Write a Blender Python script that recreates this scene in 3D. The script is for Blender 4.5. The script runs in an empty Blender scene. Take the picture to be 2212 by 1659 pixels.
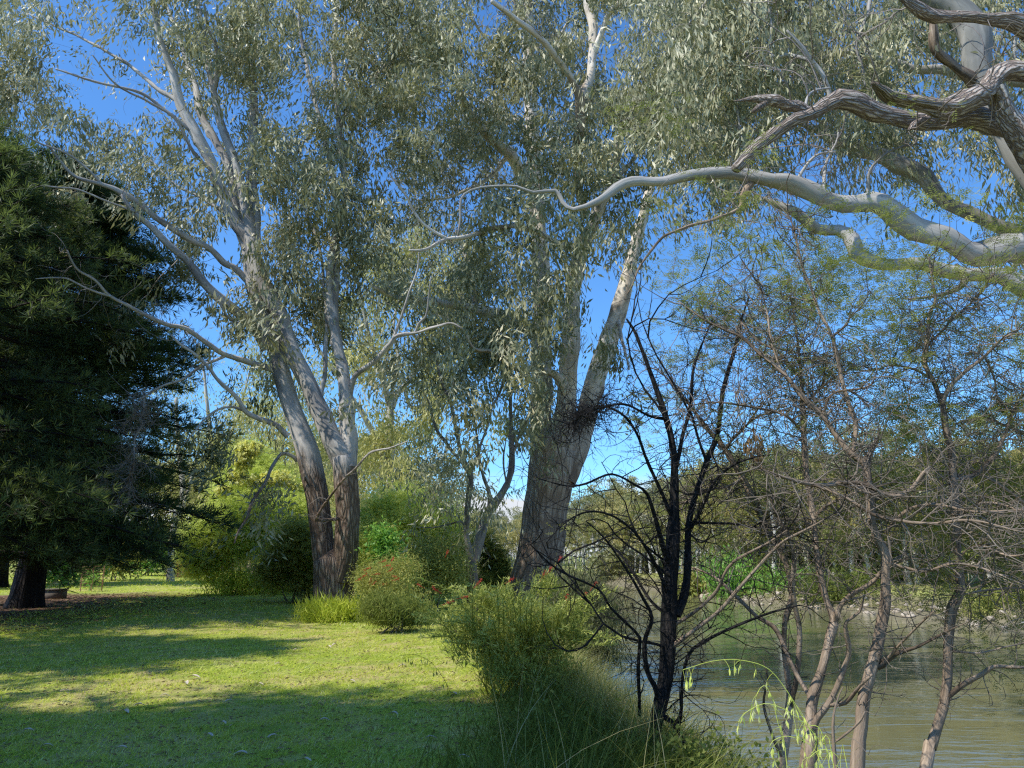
import bpy, math, numpy as np
from mathutils import Vector
C = bpy.context.scene.collection
R = np.random.default_rng(11)
# ---------------------------------------------------------------- camera maths
F = 1661.0; CX = 1106.0; CY = 829.5; TH = math.atan((1200 - CY) / F); CAMZ = 1.6; WZ = -2.4
ct, st = math.cos(TH), math.sin(TH)

def P(x, y, d):
    """point at forward distance d seen along the line of sight (x, y) in a 2212 x 1659 view"""
    u = (CY - y) / F; Y = ct - st * u; Z = st + ct * u
    k = d / Y
    return np.array([(x - CX) / F * k, d, CAMZ + Z * k])

def mpp(x, y, d):
    u = (CY - y) / F
    return d / (ct - st * u) / F

# ---------------------------------------------------------------- ground shape
def xt(y): return np.interp(y, [-60, 3, 5, 6.5, 8, 9.7, 12, 20, 28, 45, 66, 110, 135, 150, 200], [1, 1.1, 1.2, 1.2, .95, .65, .6, .9, .9, -2.2, -7.5, -13, -30, -90, -400])
def xw(y): return np.interp(y, [-60, 0, 5, 8, 11, 14.5, 23, 33, 50, 66, 110, 135, 150, 200], [9, 6, 4.6, 4.0, 2.7, 2.4, 2.5, 1.7, -0.9, -4.6, -8, -25, -80, -390])
def xf(y): return np.interp(y, [-60, 20, 40, 50, 60, 66, 80, 110, 150, 165, 185, 200, 230], [90, 45, 28, 25.5, 24.5, 20.5, 17.6, 14, 6, -5, -40, -120, -900])

def sm(t): t = np.clip(t, 0, 1); return t * t * (3 - 2 * t)

def gz(x, y):
    x = np.asarray(x, float); y = np.asarray(y, float)
    s = (x - xt(y)) / (xw(y) - xt(y))
    near = np.where(s < 0, 0, np.where(s < 1, WZ * (s * .75 + .25 * sm(s)), WZ - 1.6 * np.minimum(s - 1, 1)))
    near = near + 0.035 * np.sin(x * .9 + 1.3 * np.sin(y * .31)) * np.cos(y * .7 + .5 * x) * (s < .9) + .12 * np.sin(x * .13) * np.cos(y * .09) * np.clip(-s / 6, 0, 1)
    t = (x - xf(y)) / 4.5
    far = np.where(t < 0, -4.0 + 1.6 * np.clip(t + 1, 0, 1), WZ + 1.5 * sm(t) + .03 * np.clip(t - 1, 0, 20)) + .06 * np.sin(x * .8) * np.cos(y * .6)
    return np.maximum(near, far)

# ---------------------------------------------------------------- materials
def new_mat(name):
    m = bpy.data.materials.new(name); m.use_nodes = True
    nt = m.node_tree; nt.nodes.clear()
    return m, nt

class NT:
    def __init__(s, nt): s.nt = nt
    def n(s, t, **kw):
        nd = s.nt.nodes.new(t)
        for k, v in kw.items():
            if k.startswith('i_'):
                nd.inputs[k[2:].replace('_', ' ')].default_value = v
            else: setattr(nd, k, v)
        return nd
    def l(s, a, b): s.nt.links.new(a, b)
    def ramp(s, fac, stops, interp='LINEAR'):
        r = s.n('ShaderNodeValToRGB'); e = r.color_ramp.elements; r.color_ramp.interpolation = interp
        while len(e) > len(stops): e.remove(e[-1])
        while len(e) < len(stops): e.new(.5)
        for q, (p, c) in zip(e, stops):
            q.position = p; q.color = (c[0], c[1], c[2], 1) if not np.isscalar(c) else (c, c, c, 1)
        s.l(fac, r.inputs[0]); return r.outputs[0]
    def noise(s, vec, scale, detail=4, rough=.55, dist=0):
        q = s.n('ShaderNodeTexNoise'); q.inputs['Scale'].default_value = scale; q.inputs['Detail'].default_value = detail
        q.inputs['Roughness'].default_value = rough; q.inputs['Distortion'].default_value = dist
        s.l(vec, q.inputs['Vector']); return q.outputs[0]
    def mapping(s, vec, sc):
        q = s.n('ShaderNodeMapping'); q.inputs['Scale'].default_value = sc; s.l(vec, q.inputs['Vector']); return q.outputs[0]
    def mix(s, fac, a, b, mode='MIX'):
        q = s.n('ShaderNodeMix', data_type='RGBA', blend_type=mode)
        for sock, v in ((q.inputs[0], fac), (q.inputs[6], a), (q.inputs[7], b)):
            if hasattr(v, 'is_linked'): s.l(v, sock)
            elif np.isscalar(v): sock.default_value = v
            else: sock.default_value = (v[0], v[1], v[2], 1)
        return q.outputs[2]
    def math(s, op, a, b=None, clamp=False):
        q = s.n('ShaderNodeMath', operation=op); q.use_clamp = clamp
        for sock, v in ((q.inputs[0], a), (q.inputs[1], b)):
            if v is None: continue
            if hasattr(v, 'is_linked'): s.l(v, sock)
            else: sock.default_value = v
        return q.outputs[0]

LEAF_GAIN = {'gum_leaf': 1.35, 'gum_leaf_cool': 1.2, 'grass': 1.35, 'grass_long': .85, 'shrub_bright': 1.3, 'pine_needle': 1.3, 'red_bloom': 1.2, 'willow_leaf': 1.1}
def leaf_mat(name, stops, rough=.45, trans=.25, tcol=(.25, .32, .05), spec=.5, up=0):
    up = 0; gain = 1.0 if name in ('litter', 'dead_leaf', 'red_brush') else LEAF_GAIN.get(name, 1.5); trans = (.26 if name.startswith('gum_leaf') and 'pale' not in name else max(trans, .45)) if gain > 1 else trans
    if name.startswith('gum_leaf'): rough = .45; spec = .38
    stops = [(p_, tuple(min(.92, v * gain) for v in c)) for p_, c in stops]; tcol = tuple(min(.9, v * 1.2) for v in tcol)
    m, nt = new_mat(name); b = NT(nt)
    a = b.n('ShaderNodeAttribute', attribute_name='rnd')
    col = b.ramp(a.outputs['Fac'], stops)
    pr = b.n('ShaderNodeBsdfPrincipled'); b.l(col, pr.inputs['Base Color']); pr.inputs['Roughness'].default_value = rough
    pr.inputs['Specular IOR Level'].default_value = spec
    tr = b.n('ShaderNodeBsdfTranslucent')
    tc = b.mix(.35, col, tcol)
    b.l(tc, tr.inputs['Color'])
    if up:
        gn = b.n('ShaderNodeNewGeometry').outputs['Normal']; ad = b.n('ShaderNodeVectorMath', operation='SCALE'); b.l(gn, ad.inputs[0]); ad.inputs['Scale'].default_value = 1 - up
        a2 = b.n('ShaderNodeVectorMath', operation='ADD'); b.l(ad.outputs[0], a2.inputs[0]); a2.inputs[1].default_value = (0, 0, up)
        n3 = b.n('ShaderNodeVectorMath', operation='NORMALIZE'); b.l(a2.outputs[0], n3.inputs[0]); b.l(n3.outputs[0], pr.inputs['Normal'])
    mx = b.n('ShaderNodeMixShader'); mx.inputs[0].default_value = trans
    b.l(pr.outputs[0], mx.inputs[1]); b.l(tr.outputs[0], mx.inputs[2])
    o = b.n('ShaderNodeOutputMaterial'); b.l(mx.outputs[0], o.inputs[0])
    return m

def bark_mat(name, smooth, rough_cols, zr=None, blotch=3.0, bump=.5, zfade=1.2, fiss=1.0, stretch=.22, var=4.0):
    """smooth = 3 colours of peeling smooth bark; rough_cols = 2 colours of fissured bark below object height zr"""
    m, nt = new_mat(name); b = NT(nt)
    tob = b.n('ShaderNodeTexCoord').outputs['Object']
    tc = b.n('ShaderNodeAttribute', attribute_name='bk').outputs['Vector']
    st1 = b.mapping(tc, (1, 1, stretch)); st2 = b.mapping(tc, (1, 1, stretch * .6))
    n1 = b.noise(st1, blotch, 5, .6, .6)
    n2 = b.noise(st2, blotch * 5, 5, .65, .3)
    n3 = b.noise(tc, blotch * 9, 3, .6)
    c = b.ramp(n1, [(.36, smooth[0]), (.47, smooth[1]), (.53, smooth[1]), (.60, smooth[2])])
    c = b.mix(.5, c, b.ramp(n2, [(.3, .55), (.6, 1.25)]), 'MULTIPLY')
    knots = b.ramp(n3, [(.27, .15), (.33, 1.0)])
    c = b.mix(.7, c, knots, 'MULTIPLY')
    # rough bark
    fs = b.mapping(tc, (1, 1, .16))
    v = b.n('ShaderNodeTexVoronoi', feature='DISTANCE_TO_EDGE'); v.inputs['Scale'].default_value = 13 * fiss
    w = b.mix(.2, fs, b.n('ShaderNodeTexNoise').outputs['Color']); 
    b.l(w, v.inputs['Vector'])
    rn = b.noise(fs, 22 * fiss, 6, .7, .5)
    rf = b.math('MULTIPLY', b.math('MULTIPLY', v.outputs[0], 3.0, True), rn)
    rc = b.mix(b.ramp(rf, [(.08, 0.0), (.5, 1.0)]), rough_cols[0], rough_cols[1])
    rc = b.mix(.5, rc, b.ramp(n1, [(.35, .65), (.6, 1.3)]), 'MULTIPLY')
    if zr is None: fac = 0.0
    elif zr > 90: fac = 1.0
    else:
        sx = b.n('ShaderNodeSeparateXYZ'); b.l(tob, sx.inputs[0])
        zz = b.math('ADD', sx.outputs[2], b.math('MULTIPLY', b.math('SUBTRACT', n1, .5), var))
        zz = b.math('DIVIDE', b.math('SUBTRACT', zz, zr - zfade), 2 * zfade, True)
        fac = b.math('SUBTRACT', 1.0, zz)
    col = b.mix(fac, c, rc)
    hs = b.math('ADD', b.math('MULTIPLY', n2, .35), b.math('MULTIPLY', n1, .3))
    hr = b.math('MULTIPLY', rf, 1.6)
    hm = b.n('ShaderNodeMix', data_type='FLOAT')
    if hasattr(fac, 'is_linked'): b.l(fac, hm.inputs[0])
    else: hm.inputs[0].default_value = fac
    b.l(hs, hm.inputs[2]); b.l(hr, hm.inputs[3])
    bp = b.n('ShaderNodeBump'); bp.inputs['Strength'].default_value = bump; bp.inputs['Distance'].default_value = .06
    b.l(hm.outputs[0], bp.inputs['Height'])
    pr = b.n('ShaderNodeBsdfPrincipled'); b.l(col, pr.inputs['Base Color']); pr.inputs['Roughness'].default_value = .8
    pr.inputs['Specular IOR Level'].default_value = .25
    b.l(bp.outputs[0], pr.inputs['Normal'])
    o = b.n('ShaderNodeOutputMaterial'); b.l(pr.outputs[0], o.inputs[0])
    return m

def plain_mat(name, c1, c2, scale=8, rough=.8, bump=.3):
    m, nt = new_mat(name); b = NT(nt)
    tc = b.n('ShaderNodeTexCoord').outputs['Object']
    n = b.noise(tc, scale, 6, .65)
    pr = b.n('ShaderNodeBsdfPrincipled'); b.l(b.ramp(n, [(.3, c1), (.7, c2)]), pr.inputs['Base Color'])
    pr.inputs['Roughness'].default_value = rough
    bp = b.n('ShaderNodeBump'); bp.inputs['Strength'].default_value = bump; bp.inputs['Distance'].default_value = .03
    b.l(n, bp.inputs['Height']); b.l(bp.outputs[0], pr.inputs['Normal'])
    o = b.n('ShaderNodeOutputMaterial'); b.l(pr.outputs[0], o.inputs[0])
    return m

M = {}
M['gum_leaf'] = leaf_mat('gum_leaf', [(0, (0.064, 0.077, 0.044)), (.3, (0.156, 0.166, 0.088)), (.6, (0.338, 0.327, 0.188)), (.85, (0.598, 0.546, 0.362)), (.97, (0.728, 0.630, 0.425)), (1, (0.546, 0.237, 0.100))], .5, .22, (0.456, 0.451, 0.125), .35)
M['gum_leaf_cool'] = leaf_mat('gum_leaf_cool', [(0, (0.068, 0.074, 0.052)), (.4, (0.149, 0.161, 0.104)), (.75, (0.324, 0.309, 0.202)), (.95, (0.541, 0.482, 0.338)), (1, (0.541, 0.309, 0.130))], .5, .22, (0.473, 0.469, 0.130), .35)
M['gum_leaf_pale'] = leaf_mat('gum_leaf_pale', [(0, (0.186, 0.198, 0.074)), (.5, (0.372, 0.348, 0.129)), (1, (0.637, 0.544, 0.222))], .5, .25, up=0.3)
M['wattle_leaf'] = leaf_mat('wattle_leaf', [(0, (.07, .085, .022)), (.5, (.17, .19, .05)), (.85, (.34, .34, .10)), (1, (.58, .50, .10))], .5, .35, spec=.2, up=.2)
M['shrub_bright'] = leaf_mat('shrub_bright', [(0, (.28, .34, .06)), (.5, (.50, .56, .13)), (1, (.74, .74, .26))], .6, .4, (.65, .75, .14), .2, up=.55)
M['shrub_mid'] = leaf_mat('shrub_mid', [(0, (.14, .17, .035)), (.5, (.28, .29, .075)), (1, (.48, .44, .15))], .6, .35, (.5, .5, .1), .3, up=.45)
M['shrub_dark'] = leaf_mat('shrub_dark', [(0, (.075, .095, .02)), (.5, (.15, .175, .04)), (1, (.27, .28, .08))], .6, .3, (.3, .38, .07), .12, up=.3)
M['bottle_leaf'] = leaf_mat('bottle_leaf', [(0, (.08, .10, .02)), (.4, (.20, .23, .05)), (.8, (.42, .44, .12)), (1, (.62, .60, .24))], .6, .3, (.5, .55, .1), .2, up=.2)
M['willow_leaf'] = leaf_mat('willow_leaf', [(0, (.07, .08, .035)), (.5, (.16, .17, .08)), (1, (.34, .33, .19))], .6, .3, spec=.2)
M['fresh_leaf'] = leaf_mat('fresh_leaf', [(0, (0.091, 0.208, 0.026)), (.5, (0.169, 0.338, 0.052)), (1, (0.312, 0.468, 0.091))], .5, .4)
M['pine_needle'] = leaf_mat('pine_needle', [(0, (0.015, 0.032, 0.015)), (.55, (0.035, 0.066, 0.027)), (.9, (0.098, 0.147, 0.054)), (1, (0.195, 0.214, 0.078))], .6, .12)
M['pine_lit'] = leaf_mat('pine_lit', [(0, (.02, .035, .015)), (.5, (.06, .09, .03)), (1, (.22, .26, .09))], .6, .15)  # brighter copy of the needle colours, paints sunlit tufts on the nearest pine
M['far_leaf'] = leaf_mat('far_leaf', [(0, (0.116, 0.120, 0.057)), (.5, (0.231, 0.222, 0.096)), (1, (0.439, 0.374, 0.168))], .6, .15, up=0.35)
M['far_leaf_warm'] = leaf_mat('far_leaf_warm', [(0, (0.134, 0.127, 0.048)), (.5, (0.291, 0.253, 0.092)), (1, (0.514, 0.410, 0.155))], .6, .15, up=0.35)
M['grass'] = leaf_mat('grass', [(0, (.20, .24, .025)), (.5, (.40, .46, .06)), (.8, (.58, .58, .12)), (1, (.74, .64, .32))], .7, .2, (.6, .7, .06), .04, .8)
M['grass_long'] = leaf_mat('grass_long', [(0, (.10, .12, .02)), (.55, (.22, .26, .045)), (.85, (.42, .42, .12)), (1, (.60, .52, .26))], .7, .3, (.4, .42, .06), .06, .35)
M['grass_dry'] = leaf_mat('grass_dry', [(0, (0.160, 0.190, 0.050)), (.5, (0.320, 0.300, 0.120)), (1, (0.500, 0.420, 0.220))], .6, .35, (0.500, 0.450, 0.150))
M['oat'] = leaf_mat('oat', [(0, (.45, .55, .10)), (.6, (.65, .72, .20)), (1, (.80, .78, .42))], .5, .45, (.75, .8, .2), .3, up=.3)
M['yellow_bloom'] = leaf_mat('yellow_bloom', [(0, (.62, .60, .14)), (.5, (.80, .78, .28)), (1, (.85, .83, .45))], .7, .3, (.85, .85, .3), .1, up=.6)
M['red_bloom'] = leaf_mat('red_bloom', [(0, (0.400, 0.030, 0.020)), (.6, (0.650, 0.080, 0.050)), (1, (0.750, 0.250, 0.160))], .6, .3, (0.800, 0.120, 0.080))
M['dead_leaf'] = leaf_mat('dead_leaf', [(0, (0.280, 0.160, 0.070)), (1, (0.550, 0.380, 0.200))], .7, .25, (0.500, 0.300, 0.120))
M['litter'] = leaf_mat('litter', [(0, (.10, .065, .035)), (.6, (.28, .19, .10)), (1, (.52, .42, .27))], .7, .1, (.3, .2, .1), .1)
GS = [(.62, .565, .50), (.44, .405, .36), (.25, .23, .21)]
GB = [(.82, .76, .66), (.66, .585, .49), (.36, .29, .22)]
RB = [(.07, .045, .032), (.36, .27, .20)]
M['bark_a'] = bark_mat('bark_a', GS, [(.12, .08, .055), (.40, .30, .215)], 3.9, 2.0, .8, .4, 1.3, .35, 3.0)
M['bark_b'] = bark_mat('bark_b', GB, [(.22, .155, .11), (.46, .36, .27)], 5.8, .9, .9, 1.8, .6, .45, 6.0)
M['bark_c'] = bark_mat('bark_c', [(.56, .52, .46), (.40, .375, .335), (.22, .205, .185)], RB, None, 1.6, .4)
M['bark_stem'] = bark_mat('bark_stem', [(.40, .38, .33), (.30, .29, .26), (.20, .20, .18)], RB, None, 1.3, .3)
M['bark_pale'] = bark_mat('bark_pale', [(.70, .66, .58), (.52, .49, .43), (.28, .25, .22)], RB, None, 1.2, .4)
M['bark_deadwood'] = bark_mat('bark_deadwood', GS, [(.24, .18, .14), (.80, .70, .60)], 99, 1.6, .9, 1, 1.4, .35)
M['bark_d'] = bark_mat('bark_d', [(.40, .36, .31), (.26, .23, .20), (.15, .13, .115)], [(.10, .05, .03), (.40, .25, .16)], 1.2, 3, .6, .8)
M['bark_wattle'] = bark_mat('bark_wattle', [(.44, .34, .25), (.27, .20, .14), (.11, .08, .055)], [(.05, .035, .028), (.30, .235, .18)], None, 7, .8)
M['bark_scaly'] = bark_mat('bark_scaly', GS, [(.05, .035, .03), (.33, .25, .20)], 99, 5, 1.0, 1, 2.4)
M['bark_black'] = bark_mat('bark_black', [(.035, .03, .028), (.022, .019, .018), (.014, .012, .012)], [(.01, .01, .01), (.045, .038, .034)], 99, 6, .8, 1, 2)  # burnt bark, with the shade around the dead wattle also put into the black
M['bark_pine'] = bark_mat('bark_pine', GS, [(.015, .011, .009), (.05, .036, .028)], 99, 2, .9)
TW = {'bark_a': 'twig_grey', 'bark_b': 'twig_grey', 'bark_c': 'twig_grey', 'bark_pale': 'twig_grey', 'bark_black': 'twig_black', 'bark_d': 'twig_grey'}
M['twig_grey'] = plain_mat('twig_grey', (.16, .13, .11), (.36, .31, .27), 3, .8)
M['twig_brown'] = plain_mat('twig_brown', (.07, .055, .04), (.30, .245, .185), 3, .8)
M['twig_black'] = plain_mat('twig_black', (.018, .015, .014), (.05, .04, .038), 3, .8)
M['rock'] = plain_mat('rock', (.30, .24, .17), (.58, .49, .38), 1.5, .9, .6)
M['timber'] = plain_mat('timber', (.05, .04, .03), (.17, .13, .09), 9, .85)
M['rusty_wire'] = plain_mat('rusty_wire', (.20, .08, .04), (.38, .20, .11), 20, .7)
M['red_brush'] = leaf_mat('red_brush', [(0, (0.100, 0.030, 0.015)), (.6, (0.280, 0.090, 0.040)), (1, (0.450, 0.200, 0.100))], .7, .15, (0.400, 0.150, 0.050))
M['pale_bark_strip'] = plain_mat('pale_bark_strip', (.45, .36, .26), (.72, .63, .50), 12, .75)

def ground_mat():
    m, nt = new_mat('lawn_ground'); b = NT(nt)
    g = b.n('ShaderNodeNewGeometry').outputs['Position']
    n1 = b.noise(g, .35, 5, .6, .4); n2 = b.noise(g, 2.4, 6, .7, .3); n3 = b.noise(g, 30, 4, .7); n4 = b.noise(g, 130, 2, .7)
    green = b.mix(b.ramp(n2, [(.35, 0.0), (.65, 1.0)]), (.24, .31, .04), (.44, .50, .09))
    dry = b.mix(n3, (.42, .35, .15), (.62, .50, .20))
    k = b.math('ADD', b.math('MULTIPLY', n1, .55), b.math('MULTIPLY', n2, .5))
    c = b.mix(b.ramp(k, [(.49, 0.0), (.61, .9)]), green, dry)
    c = b.mix(.6, c, b.ramp(n3, [(.3, .55), (.7, 1.35)]), 'MULTIPLY')
    c = b.mix(.5, c, b.ramp(n4, [(.3, .5), (.7, 1.4)]), 'MULTIPLY')
    sx = b.n('ShaderNodeSeparateXYZ'); b.l(g, sx.inputs[0])
    # needle litter under the pines (x < -9 and 9 < y < 33)
    lx = b.math('ADD', b.math('MULTIPLY', sx.outputs[0], -1.0), b.math('MULTIPLY', n2, 6.0))
    lx = b.math('SUBTRACT', lx, 14.6); lx = b.math('MULTIPLY', lx, .45, True)
    ly = b.math('SUBTRACT', 33.0, sx.outputs[1]); ly = b.math('MULTIPLY', ly, .4, True)
    ly2 = b.math('SUBTRACT', sx.outputs[1], 11.0); ly2 = b.math('MULTIPLY', ly2, .3, True)
    lf = b.math('MULTIPLY', b.math('MULTIPLY', lx, ly), ly2)
    c = b.mix(lf, c, b.mix(n3, (.10, .055, .035), (.26, .16, .10)))
    # bare bank below the lawn
    bz = b.math('MULTIPLY', b.math('SUBTRACT', -.25, sx.outputs[2]), .7, True)
    far = b.math('GREATER_THAN', sx.outputs[0], 12.0)
    bz = b.math('MULTIPLY', bz, b.math('SUBTRACT', 1.0, far))
    c = b.mix(bz, c, b.mix(n3, (.10, .09, .045), (.24, .22, .10)))
    # opposite bank: rocky tan at the water, straw green park above
    fz = b.math('MULTIPLY', b.math('ADD', sx.outputs[2], 1.35), 3.0, True)
    fc = b.mix(fz, b.mix(n2, (.12, .11, .06), (.30, .25, .16)), b.mix(b.ramp(n2, [(.4, 0.0), (.6, 1.0)]), (.26, .32, .07), (.48, .46, .16)))
    c = b.mix(far, c, fc)
    hv = b.math('ADD', b.math('MULTIPLY', n3, 1.0), b.math('MULTIPLY', n4, .5))
    bp = b.n('ShaderNodeBump'); bp.inputs['Strength'].default_value = .5; bp.inputs['Distance'].default_value = .03
    b.l(hv, bp.inputs['Height'])
    pr = b.n('ShaderNodeBsdfPrincipled'); b.l(c, pr.inputs['Base Color']); pr.inputs['Roughness'].default_value = .95
    pr.inputs['Specular IOR Level'].default_value = .1
    b.l(bp.outputs[0], pr.inputs['Normal'])
    o = b.n('ShaderNodeOutputMaterial'); b.l(pr.outputs[0], o.inputs[0]); return m

def water_mat():
    m, nt = new_mat('river_water'); b = NT(nt)
    g = b.n('ShaderNodeNewGeometry').outputs['Position']
    gm = b.mapping(g, (.55, 1.5, 1))
    n1 = b.noise(gm, 2.6, 3, .55, .3); n2 = b.noise(b.mapping(g, (.10, .42, 1)), 1.0, 4, .55, 1.2); n3 = b.noise(b.mapping(g, (.8, 1.4, 1)), 9, 2, .5, .2)
    amp = b.ramp(n2, [(.42, .25), (.62, 1.0)])
    h = b.math('MULTIPLY', b.math('ADD', n1, b.math('MULTIPLY', n3, .22)), amp)
    bp = b.n('ShaderNodeBump'); bp.inputs['Strength'].default_value = .5; bp.inputs['Distance'].default_value = .05
    b.l(h, bp.inputs['Height'])
    col = b.ramp(n2, [(.35, (.19, .175, .08)), (.65, (.15, .148, .075))])
    pr = b.n('ShaderNodeBsdfPrincipled'); b.l(col, pr.inputs['Base Color'])
    pr.inputs['Roughness'].default_value = .04; pr.inputs['IOR'].default_value = 1.42
    b.l(bp.outputs[0], pr.inputs['Normal'])
    o = b.n('ShaderNodeOutputMaterial'); b.l(pr.outputs[0], o.inputs[0]); return m
M['ground'] = ground_mat(); M['water'] = water_mat()

# ---------------------------------------------------------------- mesh helpers
def build(name, V, quads=None, tris=None, mat=None, parent=None, rnd=None, smooth=True, origin=(0, 0, 0), bk=None):
    V = np.asarray(V, np.float32) - np.asarray(origin, np.float32)
    me = bpy.data.meshes.new(name)
    nq = 0 if quads is None else len(quads); ntr = 0 if tris is None else len(tris)
    loops = np.concatenate([np.asarray(a, np.int32).ravel() for a in (quads, tris) if a is not None and len(a)])
    me.vertices.add(len(V)); me.vertices.foreach_set('co', V.ravel())
    me.loops.add(len(loops)); me.loops.foreach_set('vertex_index', loops)
    me.polygons.add(nq + ntr)
    starts = np.concatenate([np.arange(nq) * 4, nq * 4 + np.arange(ntr) * 3]).astype(np.int32)
    me.polygons.foreach_set('loop_start', starts)
    me.update(calc_edges=True)
    if smooth: me.polygons.foreach_set('use_smooth', np.ones(nq + ntr, bool))
    if rnd is not None:
        a = me.attributes.new('rnd', 'FLOAT', 'POINT'); a.data.foreach_set('value', np.asarray(rnd, np.float32))
    if bk is not None:
        a = me.attributes.new('bk', 'FLOAT_VECTOR', 'POINT'); a.data.foreach_set('vector', np.asarray(bk, np.float32).ravel())
    if mat: me.materials.append(M[mat] if isinstance(mat, str) else mat)
    o = bpy.data.objects.new(name, me); C.objects.link(o)
    if parent is not None: o.parent = parent
    else: o.location = origin
    return o

def thing(name, label, cat, loc, group=None):
    o = bpy.data.objects.new(name, None); C.objects.link(o); o.location = [float(v) for v in loc]; o.empty_display_size = .2
    o['label'] = label; o['category'] = cat
    if group: o['group'] = group
    return o

def tag(o, label=None, cat=None, group=None, kind=None):
    if label: o['label'] = label
    if cat: o['category'] = cat
    if group: o['group'] = group
    if kind: o['kind'] = kind
    return o

def nrm(v): return v / np.maximum(np.linalg.norm(v, axis=-1, keepdims=True), 1e-9)

def tubes(Pm, Rm, S=4):
    """Pm (M,K,3), Rm (M,K) -> verts, quads; vectorised round tubes"""
    Mn, K, _ = Pm.shape
    T = np.gradient(Pm, axis=1); T = nrm(T)
    ref = np.where(np.abs(T[..., 2:3]) > .9, np.array([1., 0, 0]), np.array([0, 0, 1.]))
    A = nrm(np.cross(T, ref)); B = np.cross(T, A)
    an = np.arange(S) / S * 2 * np.pi
    ring = A[:, :, None] * np.cos(an)[None, None, :, None] + B[:, :, None] * np.sin(an)[None, None, :, None]
    V = (Pm[:, :, None] + ring * Rm[:, :, None, None]).reshape(-1, 3)
    i = np.arange(Mn)[:, None, None] * K * S + np.arange(K - 1)[None, :, None] * S
    s = np.arange(S)[None, None, :]; s2 = (s + 1) % S
    q = np.stack([i + s, i + s2, i + S + s2, i + S + s], -1).reshape(-1, 4)
    return V, q

class Acc:
    def __init__(s): s.V = []; s.Q = []; s.Rn = []; s.n = 0
    def add(s, V, q, r=None):
        s.V.append(V); s.Q.append(q + s.n); s.n += len(V)
        s.Rn.append(np.full(len(V), .5) if r is None else r)
    def build(s, name, mat, parent=None, origin=(0, 0, 0), smooth=True):
        return build(name, np.concatenate(s.V), np.concatenate(s.Q), None, mat, parent, np.concatenate(s.Rn), smooth, origin)

def catmull(p, step):
    p = np.asarray(p, float); 
    if len(p) < 3:
        n = max(3, int(np.linalg.norm(p[1][:3] - p[0][:3]) / step)); t = np.linspace(0, 1, n)[:, None]
        return p[0] * (1 - t) + p[1] * t
    e = np.vstack([2 * p[0] - p[1], p, 2 * p[-1] - p[-2]]); out = []
    for i in range(1, len(e) - 2):
        n = max(2, int(np.linalg.norm(e[i + 1][:3] - e[i][:3]) / step)); t = (np.arange(n) / n)[:, None]
        a, b_, c, d = e[i - 1], e[i], e[i + 1], e[i + 2]
        out.append(.5 * (2 * b_ + (c - a) * t + (2 * a - 5 * b_ + 4 * c - d) * t ** 2 + (3 * b_ - a - 3 * c + d) * t ** 3))
    out.append(p[-1][None]); return np.vstack(out)

def limb_mesh(pts, rad, lump=.12, S=None, flare=0, seed=0):
    """one organic limb: parallel-transported rings with lumps; capped tip"""
    r = np.random.default_rng(seed); n = len(pts)
    S = S or int(np.clip(rad.max() * 60, 6, 28))
    T = nrm(np.gradient(pts, axis=0)); A = np.zeros_like(T)
    a = np.cross(T[0], [0.3, 1, 0.1]); a /= np.linalg.norm(a)
    for i in range(n):
        a = a - T[i] * a.dot(T[i]); a /= np.linalg.norm(a); A[i] = a
    B = np.cross(T, A); an = np.arange(S) / S * 2 * np.pi
    L = np.concatenate([[0], np.cumsum(np.linalg.norm(np.diff(pts, axis=0), axis=1))])
    f = np.ones((n, S))
    for k in range(7):
        m_ = r.integers(1, 5 if k < 4 else 8); fr = r.uniform(.4, 3.0) / max(rad.mean() * 6, .15)
        f += lump / (1 + .5 * k) * np.cos(an[None] * m_ + r.uniform(0, 6.28) + np.sin(L * fr + r.uniform(0, 6))[:, None] * 1.5) * np.sin(L * fr * r.uniform(.6, 1.6) + r.uniform(0, 6))[:, None]
    kn = np.zeros(n)
    for k in range(4):
        kn += np.sin(L / max(rad.mean() * (2.2 + 1.7 * k), .02) + r.uniform(0, 6.28)) / (1 + .4 * k)
    f *= (1 + np.clip(kn * lump * .35, -.25, .4))[:, None]
    for k in range(int(L[-1] / max(rad.mean() * 9, .3) * (lump > .09))):
        l0, a0 = r.uniform(0, L[-1]), r.uniform(0, 6.28); wd = rad.mean() * r.uniform(.6, 1.3)
        f += r.uniform(.15, .45) * np.exp(-((L - l0) / wd) ** 2)[:, None] * np.exp(-((1 - np.cos(an - a0)) * 3))[None]
    if flare:
        fl = np.exp(-L / (flare * rad[0])); f += fl[:, None] * (.35 + .22 * np.cos(an[None] * 5 + r.uniform(0, 6)) + .12 * np.cos(an[None] * 3))
    V = pts[:, None] + (A[:, None] * np.cos(an)[None, :, None] + B[:, None] * np.sin(an)[None, :, None]) * (rad[:, None] * f)[..., None]
    V = V.reshape(-1, 3)
    i = np.arange(n - 1)[:, None] * S; s = np.arange(S)[None]; s2 = (s + 1) % S
    q = np.stack([i + s, i + s2, i + S + s2, i + S + s], -1).reshape(-1, 4)
    R0 = float(np.mean(rad)) * .5 + rad[0] * .5; o3 = r.uniform(-20, 20, 3)
    bk = (np.stack([np.cos(an)[None] * R0 + L[:, None] * 0, np.sin(an)[None] * R0 + L[:, None] * 0, L[:, None] + 0 * an[None]], -1) + o3).reshape(-1, 3)
    bk = np.vstack([bk, bk[-1:]])
    # close the tip with a fan of degenerate quads
    tip = pts[-1] + T[-1] * rad[-1] * .6; V = np.vstack([V, tip]); ti = len(V) - 1; b0 = (n - 1) * S
    cap = np.array([[b0 + k, b0 + (k + 1) % S, ti, ti] for k in range(S)])
    limb_mesh.bk = bk
    return V, q, cap[:, :3]

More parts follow.
